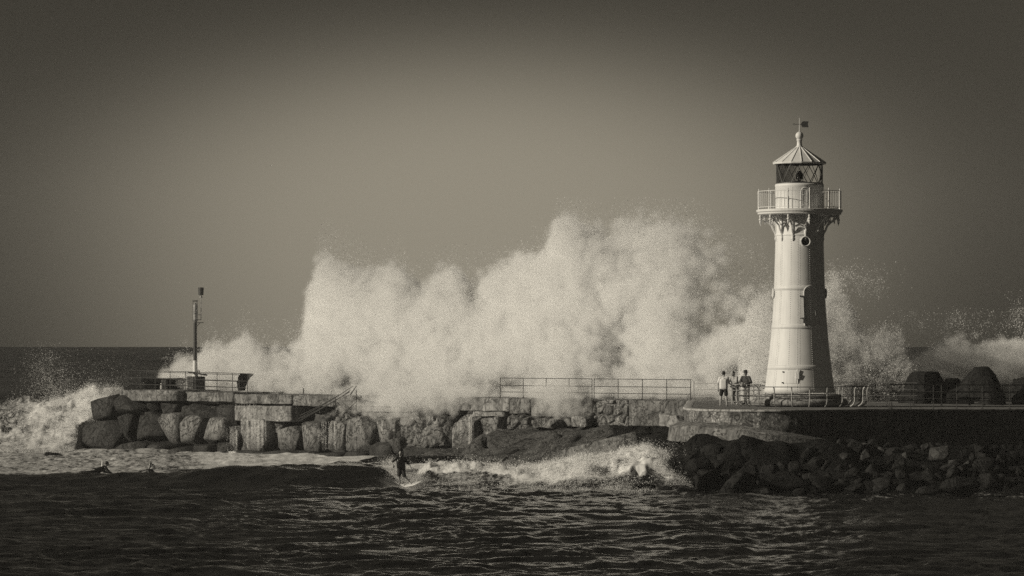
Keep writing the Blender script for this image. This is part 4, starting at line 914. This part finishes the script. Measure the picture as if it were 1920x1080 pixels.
def figure(loc, rz, J, label, clothes, hat=None, facedir=0.0, k=1.0, tiltx=0, hairlen=.0):
    """J: joints in local metres, x to the figure's left, -y forward"""
    e = empty('person', loc, rz); tag(e, label, 'person'); e.scale = (k, k, k)
    v = {n: Vector(p) for n, p in J.items()}; bm = NB()
    ch, pv, nk, hd = v['chest'], v['pelvis'], v['neck'], v['head']
    capsule(bm, pv + Vector((.07, 0, 0)), ch + Vector((.08, 0, 0)), .105, .115); capsule(bm, pv - Vector((.07, 0, 0)), ch - Vector((.08, 0, 0)), .105, .115)
    capsule(bm, v['sl'], v['sr'], .062, .062); capsule(bm, (ch + nk) / 2, nk, .1, .062); capsule(bm, nk, hd - Vector((0, 0, .05)), .056, .054)
    R_ = Matrix.Rotation(facedir, 4, 'Z')
    ellip(bm, hd + Vector((0, 0, .015)), (.076, .096, .112), 3, R_); ellip(bm, hd + R_ @ Vector((0, -.035, -.065)), (.052, .055, .05), 2, R_)
    capsule(bm, hd + R_ @ Vector((0, -.085, .01)), hd + R_ @ Vector((0, -.112, -.025)), .011, .016, 8)
    for s in (1, -1):
        ellip(bm, hd + R_ @ Vector((.08 * s, .01, -.01)), (.012, .022, .033), 1, R_); ellip(bm, hd + R_ @ Vector((.032 * s, -.082, .03)), (.024, .014, .008), 1, R_)
    ellip(bm, hd + R_ @ Vector((0, -.088, -.06)), (.026, .014, .010), 1, R_)
    for s, S in (('l', 1), ('r', -1)):
        capsule(bm, v['s' + s], v['e' + s], .052, .040); capsule(bm, v['e' + s], v['w' + s], .041, .027); hand_(bm, v['w' + s], v['w' + s] - v['e' + s], S, .6)
        capsule(bm, v['h' + s], v['k' + s], .088, .058); capsule(bm, v['k' + s], v['k' + s].lerp(v['a' + s], .35) + Vector((0, .012, 0)), .056, .056); capsule(bm, v['k' + s].lerp(v['a' + s], .3), v['a' + s], .055, .036)
        t = v['t' + s]; capsule(bm, v['a' + s] - Vector((0, 0, .03)) - (t - v['a' + s]).normalized() * .04, t, .036, .024)
    fuse('body', bm, M['skin'], e)
    bm = NB()
    if hat:
        lathe(bm, [(.17, -.0), (.175, .012), (.1, .03), (.105, .07), (.095, .11), (.05, .125), (.01, .127)], 20, hd + Vector((0, 0, .045))); obj('hat', bm, M['hair'], e, True)
        bm = NB()
    ellip(bm, hd + R_ @ Vector((0, .022, .03)), (.087, .095, .108), 3, R_)
    if hairlen: ellip(bm, hd + R_ @ Vector((0, .05, -.05)), (.075, .06, hairlen), 2, R_)
    fuse('hair', bm, M['hair'], e, .014, 1)
    if 'top' in clothes:
        mt, sleeve, hem = clothes['top']; bm = NB()
        low = pv.lerp(ch, hem)
        for o_ in (.075, 0, -.075): capsule(bm, low + Vector((o_, 0, 0)), ch + Vector((o_, 0, 0)), .135 if o_ else .14, .135)
        capsule(bm, v['sl'], v['sr'], .078, .078); capsule(bm, (ch + nk) / 2, nk - Vector((0, 0, .03)), .12, .07)
        for s in 'lr':
            capsule(bm, v['s' + s], v['s' + s].lerp(v['e' + s], min(sleeve, 1)), .078, .070)
            if sleeve > 1: capsule(bm, v['e' + s], v['e' + s].lerp(v['w' + s], sleeve - 1), .064, .045)
        o = fuse('shirt', bm, M[mt], e, .014, 2)
    if 'bottom' in clothes:
        mt, leg = clothes['bottom']; bm = NB(); capsule(bm, pv + Vector((.07, 0, 0)), pv + Vector((.06, 0, .08)), .125, .115); capsule(bm, pv - Vector((.07, 0, 0)), pv - Vector((.06, 0, -.08)), .125, .115)
        for s in 'lr':
            capsule(bm, v['h' + s], v['h' + s].lerp(v['k' + s], min(leg, 1)), .105, .098 if leg < 1 else .078)
            if leg > 1: capsule(bm, v['k' + s], v['k' + s].lerp(v['a' + s], leg - 1), .076, .062)
        fuse('shorts' if leg < 1 else 'trousers', bm, M[mt], e, .014, 2)
    for n_, s in (clothes.get('shoes') or {}).items():
        pass
    if clothes.get('shoes'):
        for s in 'lr':
            bm = NB(); t = v['t' + s]; a = v['a' + s] - Vector((0, 0, .035)); capsule(bm, a - (t - a).normalized() * .05, t, .045, .036); fuse('shoe', bm, M[clothes['shoes']['m']], e, .014, 1)
    return e
base = dict(pelvis=(0, 0, .95), chest=(0, 0, 1.27), neck=(0, 0, 1.47), head=(0, -.01, 1.63), sl=(.175, 0, 1.41), sr=(-.175, 0, 1.41), hl=(.09, 0, .90), hr=(-.09, 0, .90),
            kl=(.11, -.01, .49), kr=(-.11, -.01, .49), al=(.12, .03, .085), ar=(-.12, .03, .085), tl=(.15, -.13, .026), tr=(-.15, -.13, .026), el=(.27, .02, 1.12), er=(-.27, .02, 1.12), wl=(.29, -.06, .87), wr=(-.29, -.06, .87))
pA = P(1357, 762, 177.6); pA.z = ZD
figure(pA, R(170), {**base, 'el': (.28, .0, 1.13), 'wl': (.27, .0, .88), 'er': (-.25, -.10, 1.16), 'wr': (-.34, -.33, 1.07), 'kl': (.14, -.02, .49), 'al': (.17, .02, .085), 'tl': (.2, -.13, .026), 'kr': (-.13, .0, .49), 'ar': (-.16, .04, .085), 'tr': (-.2, -.1, .026), 'head': (.0, -.03, 1.62)},
       'person seen from behind, loose white t-shirt and black shorts, barefoot on the platform', {'top': ('tee', .75, -.05), 'bottom': ('cloth_black', .75)}, facedir=-.3)
pB = P(1379, 757, 184.2); pB.z = ZD
figure(pB, R(-35), {**base, 'chest': (0, -.10, 1.24), 'neck': (0, -.18, 1.42), 'head': (0, -.26, 1.57), 'sl': (.17, -.14, 1.37), 'sr': (-.17, -.14, 1.37), 'el': (.22, -.25, 1.10), 'er': (-.22, -.3, 1.12), 'wl': (.14, -.46, 1.03), 'wr': (-.16, -.5, 1.04)},
       'dark-haired person in pale shirt and dark trousers leaning on the railing, middle of three', {'top': ('cloth_mid', .8, .0), 'bottom': ('cloth_black', 1.85), 'shoes': {'m': 'tee'}}, facedir=-.5, hairlen=.06)
pC = P(1399, 757, 183.3); pC.z = ZD
figure(pC, R(-20), {**base, 'chest': (0, -.05, 1.25), 'neck': (0, -.09, 1.45), 'head': (0, -.12, 1.60), 'sl': (.18, -.07, 1.39), 'sr': (-.18, -.07, 1.39), 'el': (.30, -.12, 1.13), 'er': (-.27, -.18, 1.13), 'wl': (.10, -.32, 1.10), 'wr': (-.12, -.36, 1.12)},
       'person in brimmed dark hat, dark jacket and striped trousers at the railing, nearest the lighthouse', {'top': ('cloth_dark', 1.9, -.1), 'bottom': ('stripe', 1.9), 'shoes': {'m': 'cloth_black'}}, hat=True, facedir=-.45, hairlen=.05)

# surfer and board
sY = 169.2; sp_ = P(766, 909, sY); sp_.z = max(sp_.z, waterz(sp_.x, sY) + .09)
bd_ = NB(); L_ = 1.15
n = 26; rings = []
for i in range(n + 1):
    t = i / n * 2 - 1; w_ = .27 * (1 - abs(t) ** 2.6) ** .55 * (1 if t < 0 else 1) + .004; z_ = .18 * max(0, t - .2) ** 2 + .02 * max(0, -t - .6); th = .030 * (1 - abs(t) ** 4) + .004
    rings.append([bd_.verts.new((L_ * t, w_ * math.cos(a), z_ + th * math.sin(a))) for a in [2 * math.pi * k / 14 for k in range(14)]])
for A_, B_ in zip(rings, rings[1:]):
    for k in range(14): bd_.faces.new((A_[k], A_[(k + 1) % 14], B_[(k + 1) % 14], B_[k]))
bd_.faces.new(rings[0][::-1]); bd_.faces.new(rings[-1])
board_me = bd_
brd = empty('surfboard', sp_); brd.rotation_euler = (R(20), R(-7), R(-38)); brd.scale = (.78, .95, 1); tag(brd, 'white surfboard under the standing surfer, cutting across the wave', 'surfboard')
deckb = obj('board_deck', bd_, M['board'], brd, True)
bm = NB(); tube(bm, [(-.95, 0, -.02), (-1.0, 0, -.14), (-1.03, 0, -.2)], [.03, .02, .008], 6); obj('fin', bm, M['black'], brd)
surf = dict(pelvis=(.02, .02, .78), chest=(-.01, -.04, 1.09), neck=(-.01, -.06, 1.29), head=(-.005, -.09, 1.45), sl=(.17, -.04, 1.22), sr=(-.19, -.06, 1.24), hl=(.10, .02, .74), hr=(-.07, .02, .74),
            kl=(.16, -.12, .40), kr=(-.08, -.14, .42), al=(.42, .02, .10), ar=(-.03, .06, .10), tl=(.47, -.13, .045), tr=(-.08, -.08, .045), el=(.36, -.02, .97), er=(-.42, -.02, 1.06), wl=(.50, -.10, .74), wr=(-.36, -.20, .90))
sf = figure(sp_ + Vector((-.36, 0, .02)), 0, surf, 'surfer in a dark short-sleeved top and shorts riding a small wave, arms out', {'top': ('wetsuit', .85, .0), 'bottom': ('cloth_black', .9)}, facedir=-.6, k=1.0)
# paddlers behind the wave
prone = dict(pelvis=(0, .55, .10), chest=(0, .12, .24), neck=(0, -.06, .38), head=(0, -.14, .50), sl=(.17, .02, .30), sr=(-.17, .02, .30), hl=(.09, .6, .08), hr=(-.09, .6, .08), kl=(.10, 1.0, .06), kr=(-.10, 1.0, .06), al=(.1, 1.38, .08), ar=(-.1, 1.38, .08), tl=(.1, 1.52, .06), tr=(-.1, 1.52, .06),
             el=(.30, -.1, .10), er=(-.30, -.1, .10), wl=(.28, -.30, .02), wr=(-.28, -.30, .02))
for px, py, Y, rz, lb, lb2 in ((196, 889, 184, 2.1, 'swimmer lying on a surfboard behind the wave, the one further left, head raised', 'surfboard nose tipped up under the swimmer further left'), (282, 890, 184, 1.2, 'swimmer low behind the dark wave crest, the one nearer the surfer', 'surfboard nose tipped up beside the swimmer nearer the surfer')):
    c = P(px, py, Y); c.z = waterz(c.x, c.y) + .10
    if px > 250: c.z += .02
    figure(c, rz, prone, lb, {'top': ('wetsuit', 1.7, 0), 'bottom': ('wetsuit', 1.8)}, facedir=0)
    e = empty('surfboard', c + Vector((-.22 if px < 250 else -.05, .1, .12))); e.rotation_euler = (0, R(-74), rz - 1.9); tag(e, lb2, 'surfboard')
    o = bpy.data.objects.new('board_deck', deckb.data); COL.objects.link(o); o.parent = e; o.scale = (.55, .55, .9)
# gull
g = empty('seagull', P(509, 311, 330)); tag(g, 'tiny pale gull gliding in the empty sky', 'bird')
bm = NB(); capsule(bm, (0, -.2, 0), (0, .12, 0), .05, .09); ellip(bm, (0, -.27, .03), (.045, .06, .045)); capsule(bm, (0, .1, 0), (0, .3, 0), .06, .02)
for s, dz_ in ((1, .12), (-1, .10)):
    a = [(0, -.06, .03), (.25 * s, -.12, .1 + dz_), (.62 * s, .02, .02 + dz_), (.25 * s, .08, .08 + dz_), (0, .1, .03)]; vs = [bm.verts.new(p) for p in a]; vb = [bm.verts.new((x, y, z - .015)) for x, y, z in a]; bm.faces.new(vs); bm.faces.new(vb[::-1])
    for k_ in range(5): bm.faces.new((vs[k_], vb[k_], vb[(k_ + 1) % 5], vs[(k_ + 1) % 5]))
o = fuse('body', bm, M['tee'], g, .02, 0); g.scale = (.55, .55, .55); g.rotation_euler = (0, R(-18), R(15))

# ================================================================== SPRAY
rs = np.random.default_rng(11)
def drops(name, Pn, size, label=None, jitter=.5):
    """one small two-sided facet per droplet clump, in random orientation"""
    n = len(Pn); d = rs.normal(size=(n, 3, 3)); d /= np.linalg.norm(d, axis=2, keepdims=True)
    s = (size * (1 + jitter * (rs.random(n) - .5) * 2))[:, None, None] if np.ndim(size) == 0 else size[:, None, None]
    V = (Pn[:, None, :] + d * s).reshape(-1, 3); o = npmesh(name, V, np.arange(3 * n).reshape(-1, 3), M['spray'])
    tag(o, label, None, None, 'stuff'); return o
def wallyv(px, prot):
    k = (px - 960) / F; ax, ay = WA.x + WN.x * prot, WA.y + WN.y * prot; t = (k * ay - ax) / (WU.x - k * WU.y); return ay + WU.y * t
def sample(n, x0, x1, y0, y1, Yf, sig, dens):
    px = rs.uniform(x0, x1, n); py = rs.uniform(y0, y1, n); dY = np.clip(rs.normal(size=n), -2.2, 2.2) * sig; Y = Yf(px) + dY
    X = (px - 960) * Y / F; z = H - (py - 650) * Y / F; dd = dens(px, py, X, Y, z, dY); k = rs.random(n) < dd; sample.d = dd[k]; return np.stack([X, Y, z], 1)[k]
def G(px, py, cx, cy_, rx, ry): return np.exp(-((px - cx) / rx) ** 2 - ((py - cy_) / ry) ** 2)
top_main = [(300, 720), (315, 690), (345, 655), (362, 668), (380, 645), (400, 636), (425, 640), (440, 628), (458, 606), (470, 622), (500, 640), (540, 640), (575, 612), (583, 540), (590, 505), (603, 470), (598, 448), (615, 450), (640, 470), (665, 478), (690, 495), (715, 492), (735, 484), (755, 488), (765, 508), (785, 522), (803, 524), (812, 508), (850, 497), (872, 505), (886, 514), (905, 500), (950, 484), (980, 470), (1005, 466), (1030, 462), (1038, 430), (1044, 400), (1058, 391), (1085, 396), (1105, 408), (1125, 414), (1142, 422), (1165, 402), (1190, 398), (1216, 390), (1240, 402), (1275, 398), (1300, 410), (1340, 430), (1365, 446), (1385, 476), (1420, 486), (1450, 510), (1480, 560)]
def dens_main(px, py, X, Y, z, dY):
    px0_ = px; px = px + 26 * (fbm(X * .7, Y * .7, z * .7, 4, 99, .65) - .5) * 2
    T = interp(px, top_main) + 7 * np.abs(dY) / 2.5 - 10
    an = np.arctan2(px - 860, 1010 - py) * 9; ra = np.hypot(px - 860, 1010 - py) / 210; pn = fbm(an + .25 * dY, ra, dY * .35, 5, 104, .62)
    ns = .5 * fbm(X * .55 + z * .28, Y * .5, z * .42 - X * .1, 5, 101, .58) + .5 * pn; nf = fbm(X * 2.1, Y * 2.1, z * 1.6, 3, 111, .6); nb = fbm(X * .16 + 4, Y * .16, z * .2, 3, 121)
    e = (py - T) + (ns - .5) * 110 + (nf - .5) * 46
    soft = np.interp(px, [300, 560, 600, 700, 1000, 1030, 1250, 1450], [40, 60, 90, 65, 60, 45, 75, 130])
    a = sstep(-6, soft, e) ** 1.5
    core = sstep(.34, .60, ns * .6 + nb * .5) * .85 + .15
    d = a * (core * (.35 + .65 * sstep(.34, .58, nf)))
    d *= np.interp(px, [300, 420, 560, 640, 1150, 1250, 1330, 1450, 1480], [.45, .8, .8, 1, 1, .72, .36, .2, .12])
    # thin wisp at the upper left and hollows where the droplets part
    d *= 1 - .75 * G(px, py, 640, 470, 60, 60); d *= 1 - .9 * G(px, py, 655, 722, 34, 34) ; d *= 1 - .8 * G(px, py, 945, 722, 60, 30); d *= 1 - .6 * G(px, py, 905, 560, 45, 26)
    d *= 1 - .6 * G(px, py, 1330, 560, 90, 100); d *= 1 - .5 * G(px, py, 1150, 660, 40, 60); d *= 1 - .9 * G(px, py, 1390, 690, 34, 26); d *= 1 - .75 * G(px, py, 500, 625, 45, 30)
    # lower bright burst left of the tower
    lb = sstep(0, 30, (px - 1185) + (ns - .5) * 60) * sstep(0, 28, py - interp(px, [(1180, 690), (1200, 655), (1260, 635), (1330, 615), (1400, 600), (1480, 590)]) + (ns - .5) * 50 + (nf - .5) * 30) * (1 - .85 * G(px, py, 1385, 695, 40, 26))
    d = np.maximum(d, lb * (.25 + .75 * sstep(.36, .6, nf)) * (.55 + .4 * (ns > .5)) * .8)
    bot = np.interp(px, [300, 600, 650, 700, 740, 820, 850, 1000, 1030, 1060, 1100], [745, 745, 752, 766, 778, 770, 752, 750, 768, 758, 745])
    return np.clip(d, 0, 1) * (1 - sstep(bot - 8, bot + 6, py + (nf - .5) * 30))
def Ymain(px): return np.interp(px, [290, 1100, 1300, 1480], [wallyv(290, -6.5), wallyv(1100, -6.5), 206.5, 203.0]) if False else np.maximum(wallyv(px, -6.5), 203.5)
Pm = sample(6500000, 296, 1480, 380, 768, Ymain, 2.4, dens_main); dmain = sample.d; n_ = len(Pm); print('main drops', n_, file=__import__('sys').stderr)
sz = np.where(rs.random(n_) < .15, .05, .03) * (1 + .4 * (rs.random(n_) - .5)); drops('sea_spray', Pm, sz, 'towering white burst of spray behind the breakwater')
def mist(name, Pn, rad, vox, label, dens=1.0):
    me = bpy.data.meshes.new(name); me.vertices.add(len(Pn)); me.vertices.foreach_set('co', Pn.astype(np.float32).ravel())
    o = bpy.data.objects.new(name, me); COL.objects.link(o); g = bpy.data.node_groups.new('mist', 'GeometryNodeTree')
    g.interface.new_socket('Geometry', in_out='INPUT', socket_type='NodeSocketGeometry'); g.interface.new_socket('Geometry', in_out='OUTPUT', socket_type='NodeSocketGeometry')
    N_ = g.nodes; gi = N_.new('NodeGroupInput'); go = N_.new('NodeGroupOutput'); mp = N_.new('GeometryNodeMeshToPoints'); pv = N_.new('GeometryNodePointsToVolume'); sm = N_.new('GeometryNodeSetMaterial')
    pv.resolution_mode = 'VOXEL_SIZE'; pv.inputs['Voxel Size'].default_value = vox; pv.inputs['Radius'].default_value = rad; pv.inputs['Density'].default_value = dens
    sm.inputs['Material'].default_value = M['mist']; g.links.new(gi.outputs[0], mp.inputs[0]); g.links.new(mp.outputs[0], pv.inputs[0]); g.links.new(pv.outputs[0], sm.inputs[0]); g.links.new(sm.outputs[0], go.inputs[0])
    md = o.modifiers.new('mist', 'NODES'); md.node_group = g; me.materials.append(M['mist']); tag(o, label, kind='stuff'); return o
w_ = dmain ** 1.3; idx = rs.choice(n_, 60000, replace=False, p=w_ / w_.sum()); mist('sea_mist', Pm[idx], .36, .14, 'soft white mist inside the towering burst of spray')
# loose grains flung from the edge of the burst
def dens_edge(px, py, X, Y, z, dY):
    T = interp(px, top_main) - 8; c = fbm(X * 2.6, Y * 2.6, z * 2.6, 4, 131, .6); ns = fbm(X * .6, Y * .6, z * .5, 3, 133)
    e = py - T + (ns - .5) * 70
    return sstep(-38, 4, e) * (1 - sstep(20, 70, e)) * sstep(.52, .68, c) * .8 * np.interp(px, [300, 600, 1000, 1400, 1480], [.6, .8, .9, .7, .6])
drops('spray_edge', sample(1500000, 300, 1480, 370, 740, Ymain, 2.2, dens_edge), .030)
# spray slumping over the top of the wall
def dens_spill(px, py, X, Y, z, dY):
    c = fbm(X * 1.6, Y * 1.6, z * 1.4, 4, 201, .62)
    m_ = G(px, py, 690, 748, 40, 16) + G(px, py, 745, 756, 40, 18) + .9 * G(px, py, 800, 752, 34, 16) + .8 * G(px, py, 850, 744, 30, 10) + .9 * G(px, py, 1030, 744, 26, 14) + .5 * G(px, py, 1050, 762, 30, 12)
    return np.clip(m_, 0, 1) * sstep(.38, .60, c)
Ps = sample(260000, 620, 1110, 715, 795, lambda p: wallyv(p, 1.2), .7, dens_spill); drops('spray_over_wall', Ps, .028); mist('spray_over_wall', Ps[rs.choice(len(Ps), 6000, replace=False)], .22, .10, None)
# spray either side of the tower, further back
def dens_right(px, py, X, Y, z, dY):
    T = interp(px, [(1390, 640), (1405, 560), (1420, 545), (1445, 535), (1500, 530), (1560, 492), (1590, 545), (1600, 570), (1615, 600), (1640, 610), (1665, 605), (1690, 622), (1705, 660), (1720, 690)])
    c = fbm(X * 1.5, Y * 1.5, z * 1.3, 4, 141, .62); ns = fbm(X * .5 + z * .2, Y * .5, z * .4, 4, 143)
    e = py - T + (ns - .5) * 70
    sp2 = G(px, py, 1590, 530, 50, 26) * sstep(.5, .62, c) * .20
    return np.maximum(sstep(-8, 55, e) * sstep(.38, .62, c) * (.55 + .4 * sstep(.42, .6, ns)) * (1 - .75 * sstep(680, 735, py) * (px > 1600)), sp2) * (1 - sstep(752, 765, py))
Pr = sample(1500000, 1385, 1725, 480, 765, lambda p: 200 + 0 * p, 2.2, dens_right); drops('sea_spray', Pr, .034, 'glittering burst of droplets on either side of the lighthouse')
w_ = sample.d ** 2; mist('sea_mist', Pr[rs.choice(len(Pr), 16000, replace=False, p=w_ / w_.sum())], .17, .10, 'thin mist inside the burst behind the lighthouse')
def dens_far(px, py, X, Y, z, dY):
    T = interp(px, [(1690, 690), (1715, 668), (1745, 650), (1770, 632), (1800, 626), (1830, 638), (1860, 630), (1890, 640), (1920, 634), (1960, 634)])
    c = fbm(X * 1.5, Y * 1.5, z * 1.5, 4, 151, .62); ns = fbm(X * .5, Y * .5, z * .5, 4, 153); e = py - T + (ns - .5) * 60 + (c - .5) * 40
    lo_ = sstep(570, 600, py) * .06 * sstep(.55, .66, c) * (px > 1660) + .05 * sstep(.52, .62, c) * G(px, py, 1925, 600, 30, 60)
    return np.maximum(sstep(0, 45, e) ** 1.3 * (.45 + .55 * sstep(.38, .6, c)) * (.6 + .4 * sstep(.4, .6, ns)), lo_) * (1 - sstep(690, 735, py))
Pf = sample(1500000, 1650, 1990, 540, 740, lambda p: 214 + 0 * p, 2.4, dens_far); drops('sea_spray', Pf, .033, 'lower bank of spray rising beyond the concrete armour units')
w_ = sample.d ** 2; mist('sea_mist', Pf[rs.choice(len(Pf), 30000, replace=False, p=w_ / w_.sum())], .28, .12, 'mist in the bank of spray beyond the armour units')
# droplets over the open sea and the breaking wave at the end
def dens_left(px, py, X, Y, z, dY):
    c = fbm(X * 2.2, Y * 2.2, z * 2.2, 4, 161, .62); m_ = G(px, py, 92, 700, 32, 38) + .8 * G(px, py, 120, 745, 60, 22) + .25 * G(px, py, 190, 720, 60, 40)
    return m_ * sstep(.42, .62, c) * .5
drops('spray_droplets', sample(180000, 20, 290, 640, 780, lambda p: 240 + 0 * p, 1.2, dens_left), .026, 'thin veil of droplets above the wave at the left')
def dens_wave(px, py, X, Y, z, dY):
    T = interp(px, [(-40, 800), (0, 770), (50, 752), (90, 752), (130, 750), (170, 744), (215, 738)]); B_ = interp(px, [(0, 850), (150, 856)])
    c = fbm(X * 1.2, Y * 1.2, z * 1.2, 5, 171, .6); e = py - T + (c - .5) * 40
    return sstep(-5, 20, e) * (1 - sstep(-10, 6, py - B_)) * sstep(.40, .60, c) * np.interp(px, [-40, 60, 120, 230], [.15, .35, .9, .9])
def Ywave(px): return 236 + 0 * px
def wavesurf(n, x0, x1, y0, y1, dens, lift=.25, Ylo=222, Yhi=250):
    """droplets hugging the surface of the water itself"""
    px = rs.uniform(x0, x1, n); Y = rs.uniform(Ylo, Yhi, n); X = (px - 960) * Y / F
    i = np.clip(np.searchsorted(WYS, Y), 0, len(WYS) - 1); j = np.clip(np.searchsorted(WKS, X / Y), 0, len(WKS) - 1)
    fo = WFOAM[i, j]; c = fbm(X * 1.3, Y * 1.3, oct=4, seed=181); z = WZ[i, j] + rs.exponential(lift, n) * (c > .42) * sstep(.4, .65, c) * 2
    k = rs.random(n) < fo * sstep(.35, .6, c) * dens(px, Y); return np.stack([X, Y, z], 1)[k]
drops('wave_foam_spray', wavesurf(420000, -30, 232, 0, 0, lambda p, y: np.interp(p, [-30, 80, 130, 232], [.2, .3, .7, .8]) * (p < np.interp(y, [223, 236, 242], [134, 150, 232])), .08, 223, 249), .028)
drops('wave_foam_spray', wavesurf(420000, 775, 1300, 0, 0, lambda p, y: np.interp(p, [770, 860, 1000, 1100, 1300], [.2, .2, .4, 1, 1]) * (y < 180), .05, 163, 181), .026)
# clumps thrown up against the dark rocks, and the surfer's wake
def dens_splash(px, py, X, Y, z, dY):
    c = fbm(X * 2.2, Y * 2.2, z * 2.2, 4, 191, .62)
    m_ = G(px, py, 1225, 872, 34, 20) + .9 * G(px, py, 1190, 878, 45, 16) + .5 * G(px, py, 1268, 868, 22, 26) + .3 * G(px, py, 1285, 890, 18, 20) + .7 * G(px, py, 1100, 885, 60, 12)
    return np.clip(m_, 0, 1) * sstep(.42, .62, c) * .8
drops('splash', sample(330000, 1020, 1330, 820, 925, lambda p: 170 + 0 * p, 1.3, dens_splash), .026)
def dens_wake(px, py, X, Y, z, dY):
    c = fbm(X * 2.5, Y * 2.5, z * 2.5, 4, 195, .6)
    m_ = .9 * G(px, py, 742, 882, 12, 14) + .8 * G(px, py, 735, 868, 20, 7) + .9 * G(px, py, 786, 900, 18, 10) + .5 * G(px, py, 800, 908, 22, 6) + .4 * G(px, py, 775, 888, 14, 12)
    return np.clip(m_, 0, 1) * sstep(.36, .58, c) * .7
drops('splash', sample(260000, 690, 850, 845, 925, lambda p: 170.6 + 0 * p, .5, dens_wake), .02, 'spray thrown up by the surfboard')
# water pouring off the walkway over the wall and blocks
pts = []
def pour(px0, px1, py0, py1, prot0, prot1, n, wdt=1.5):
    ks_ = rs.uniform(px0, px1, max(3, int((px1 - px0) / 2.2)))
    for q_ in ks_:
        m = int(n / len(ks_)); t = rs.random(m); l0, l1 = sorted(rs.random(2)); t = t * (0.35 + .65 * l1); pr = prot0 + (prot1 - prot0) * t + .06; px = q_ + rs.normal(size=m) * wdt * (.25 + .6 * t)
        Y = wallyv(px, pr); pts.append(np.stack([(px - 960) * Y / F, Y, H - (py0 + (py1 - py0) * t - 650) * Y / F], 1))
pour(440, 480, 757, 790, 1.68, 1.75, 900, .8); pour(458, 498, 788, 846, 1.80, 1.86, 5200); pour(420, 442, 800, 858, 1.9, 2.6, 1400, 1.6); pour(443, 448, 806, 850, 1.85, 2.4, 800, 1.0); pour(603, 628, 790, 848, 1.85, 1.9, 2600); pour(878, 886, 782, 838, 1.95, 2.0, 2200)
pour(430, 440, 846, 860, 2.8, 3.4, 2500, 6); pour(540, 548, 850, 862, 2.7, 3.3, 1800, 4)
drops('falling_water', np.concatenate(pts), .019, 'thin streams of water pouring off the breakwater')

# ================================================================== ADDED HAZE THAT LIFTS THE BLACKS
bm = NB(); box(bm, (0, 235, 12), (700, 560, 34)); m = Mat('black_lift_haze'); m.t.nodes.remove(m.b); p = m.n('ShaderNodeVolumePrincipled'); p.inputs['Color'].default_value = (1, 1, 1, 1)
p.inputs['Density'].default_value = 0.00017; m.l(p.outputs[0], m.o.inputs['Volume'])
hz = obj('added_haze', bm, m.m); tag(hz, kind='stuff')
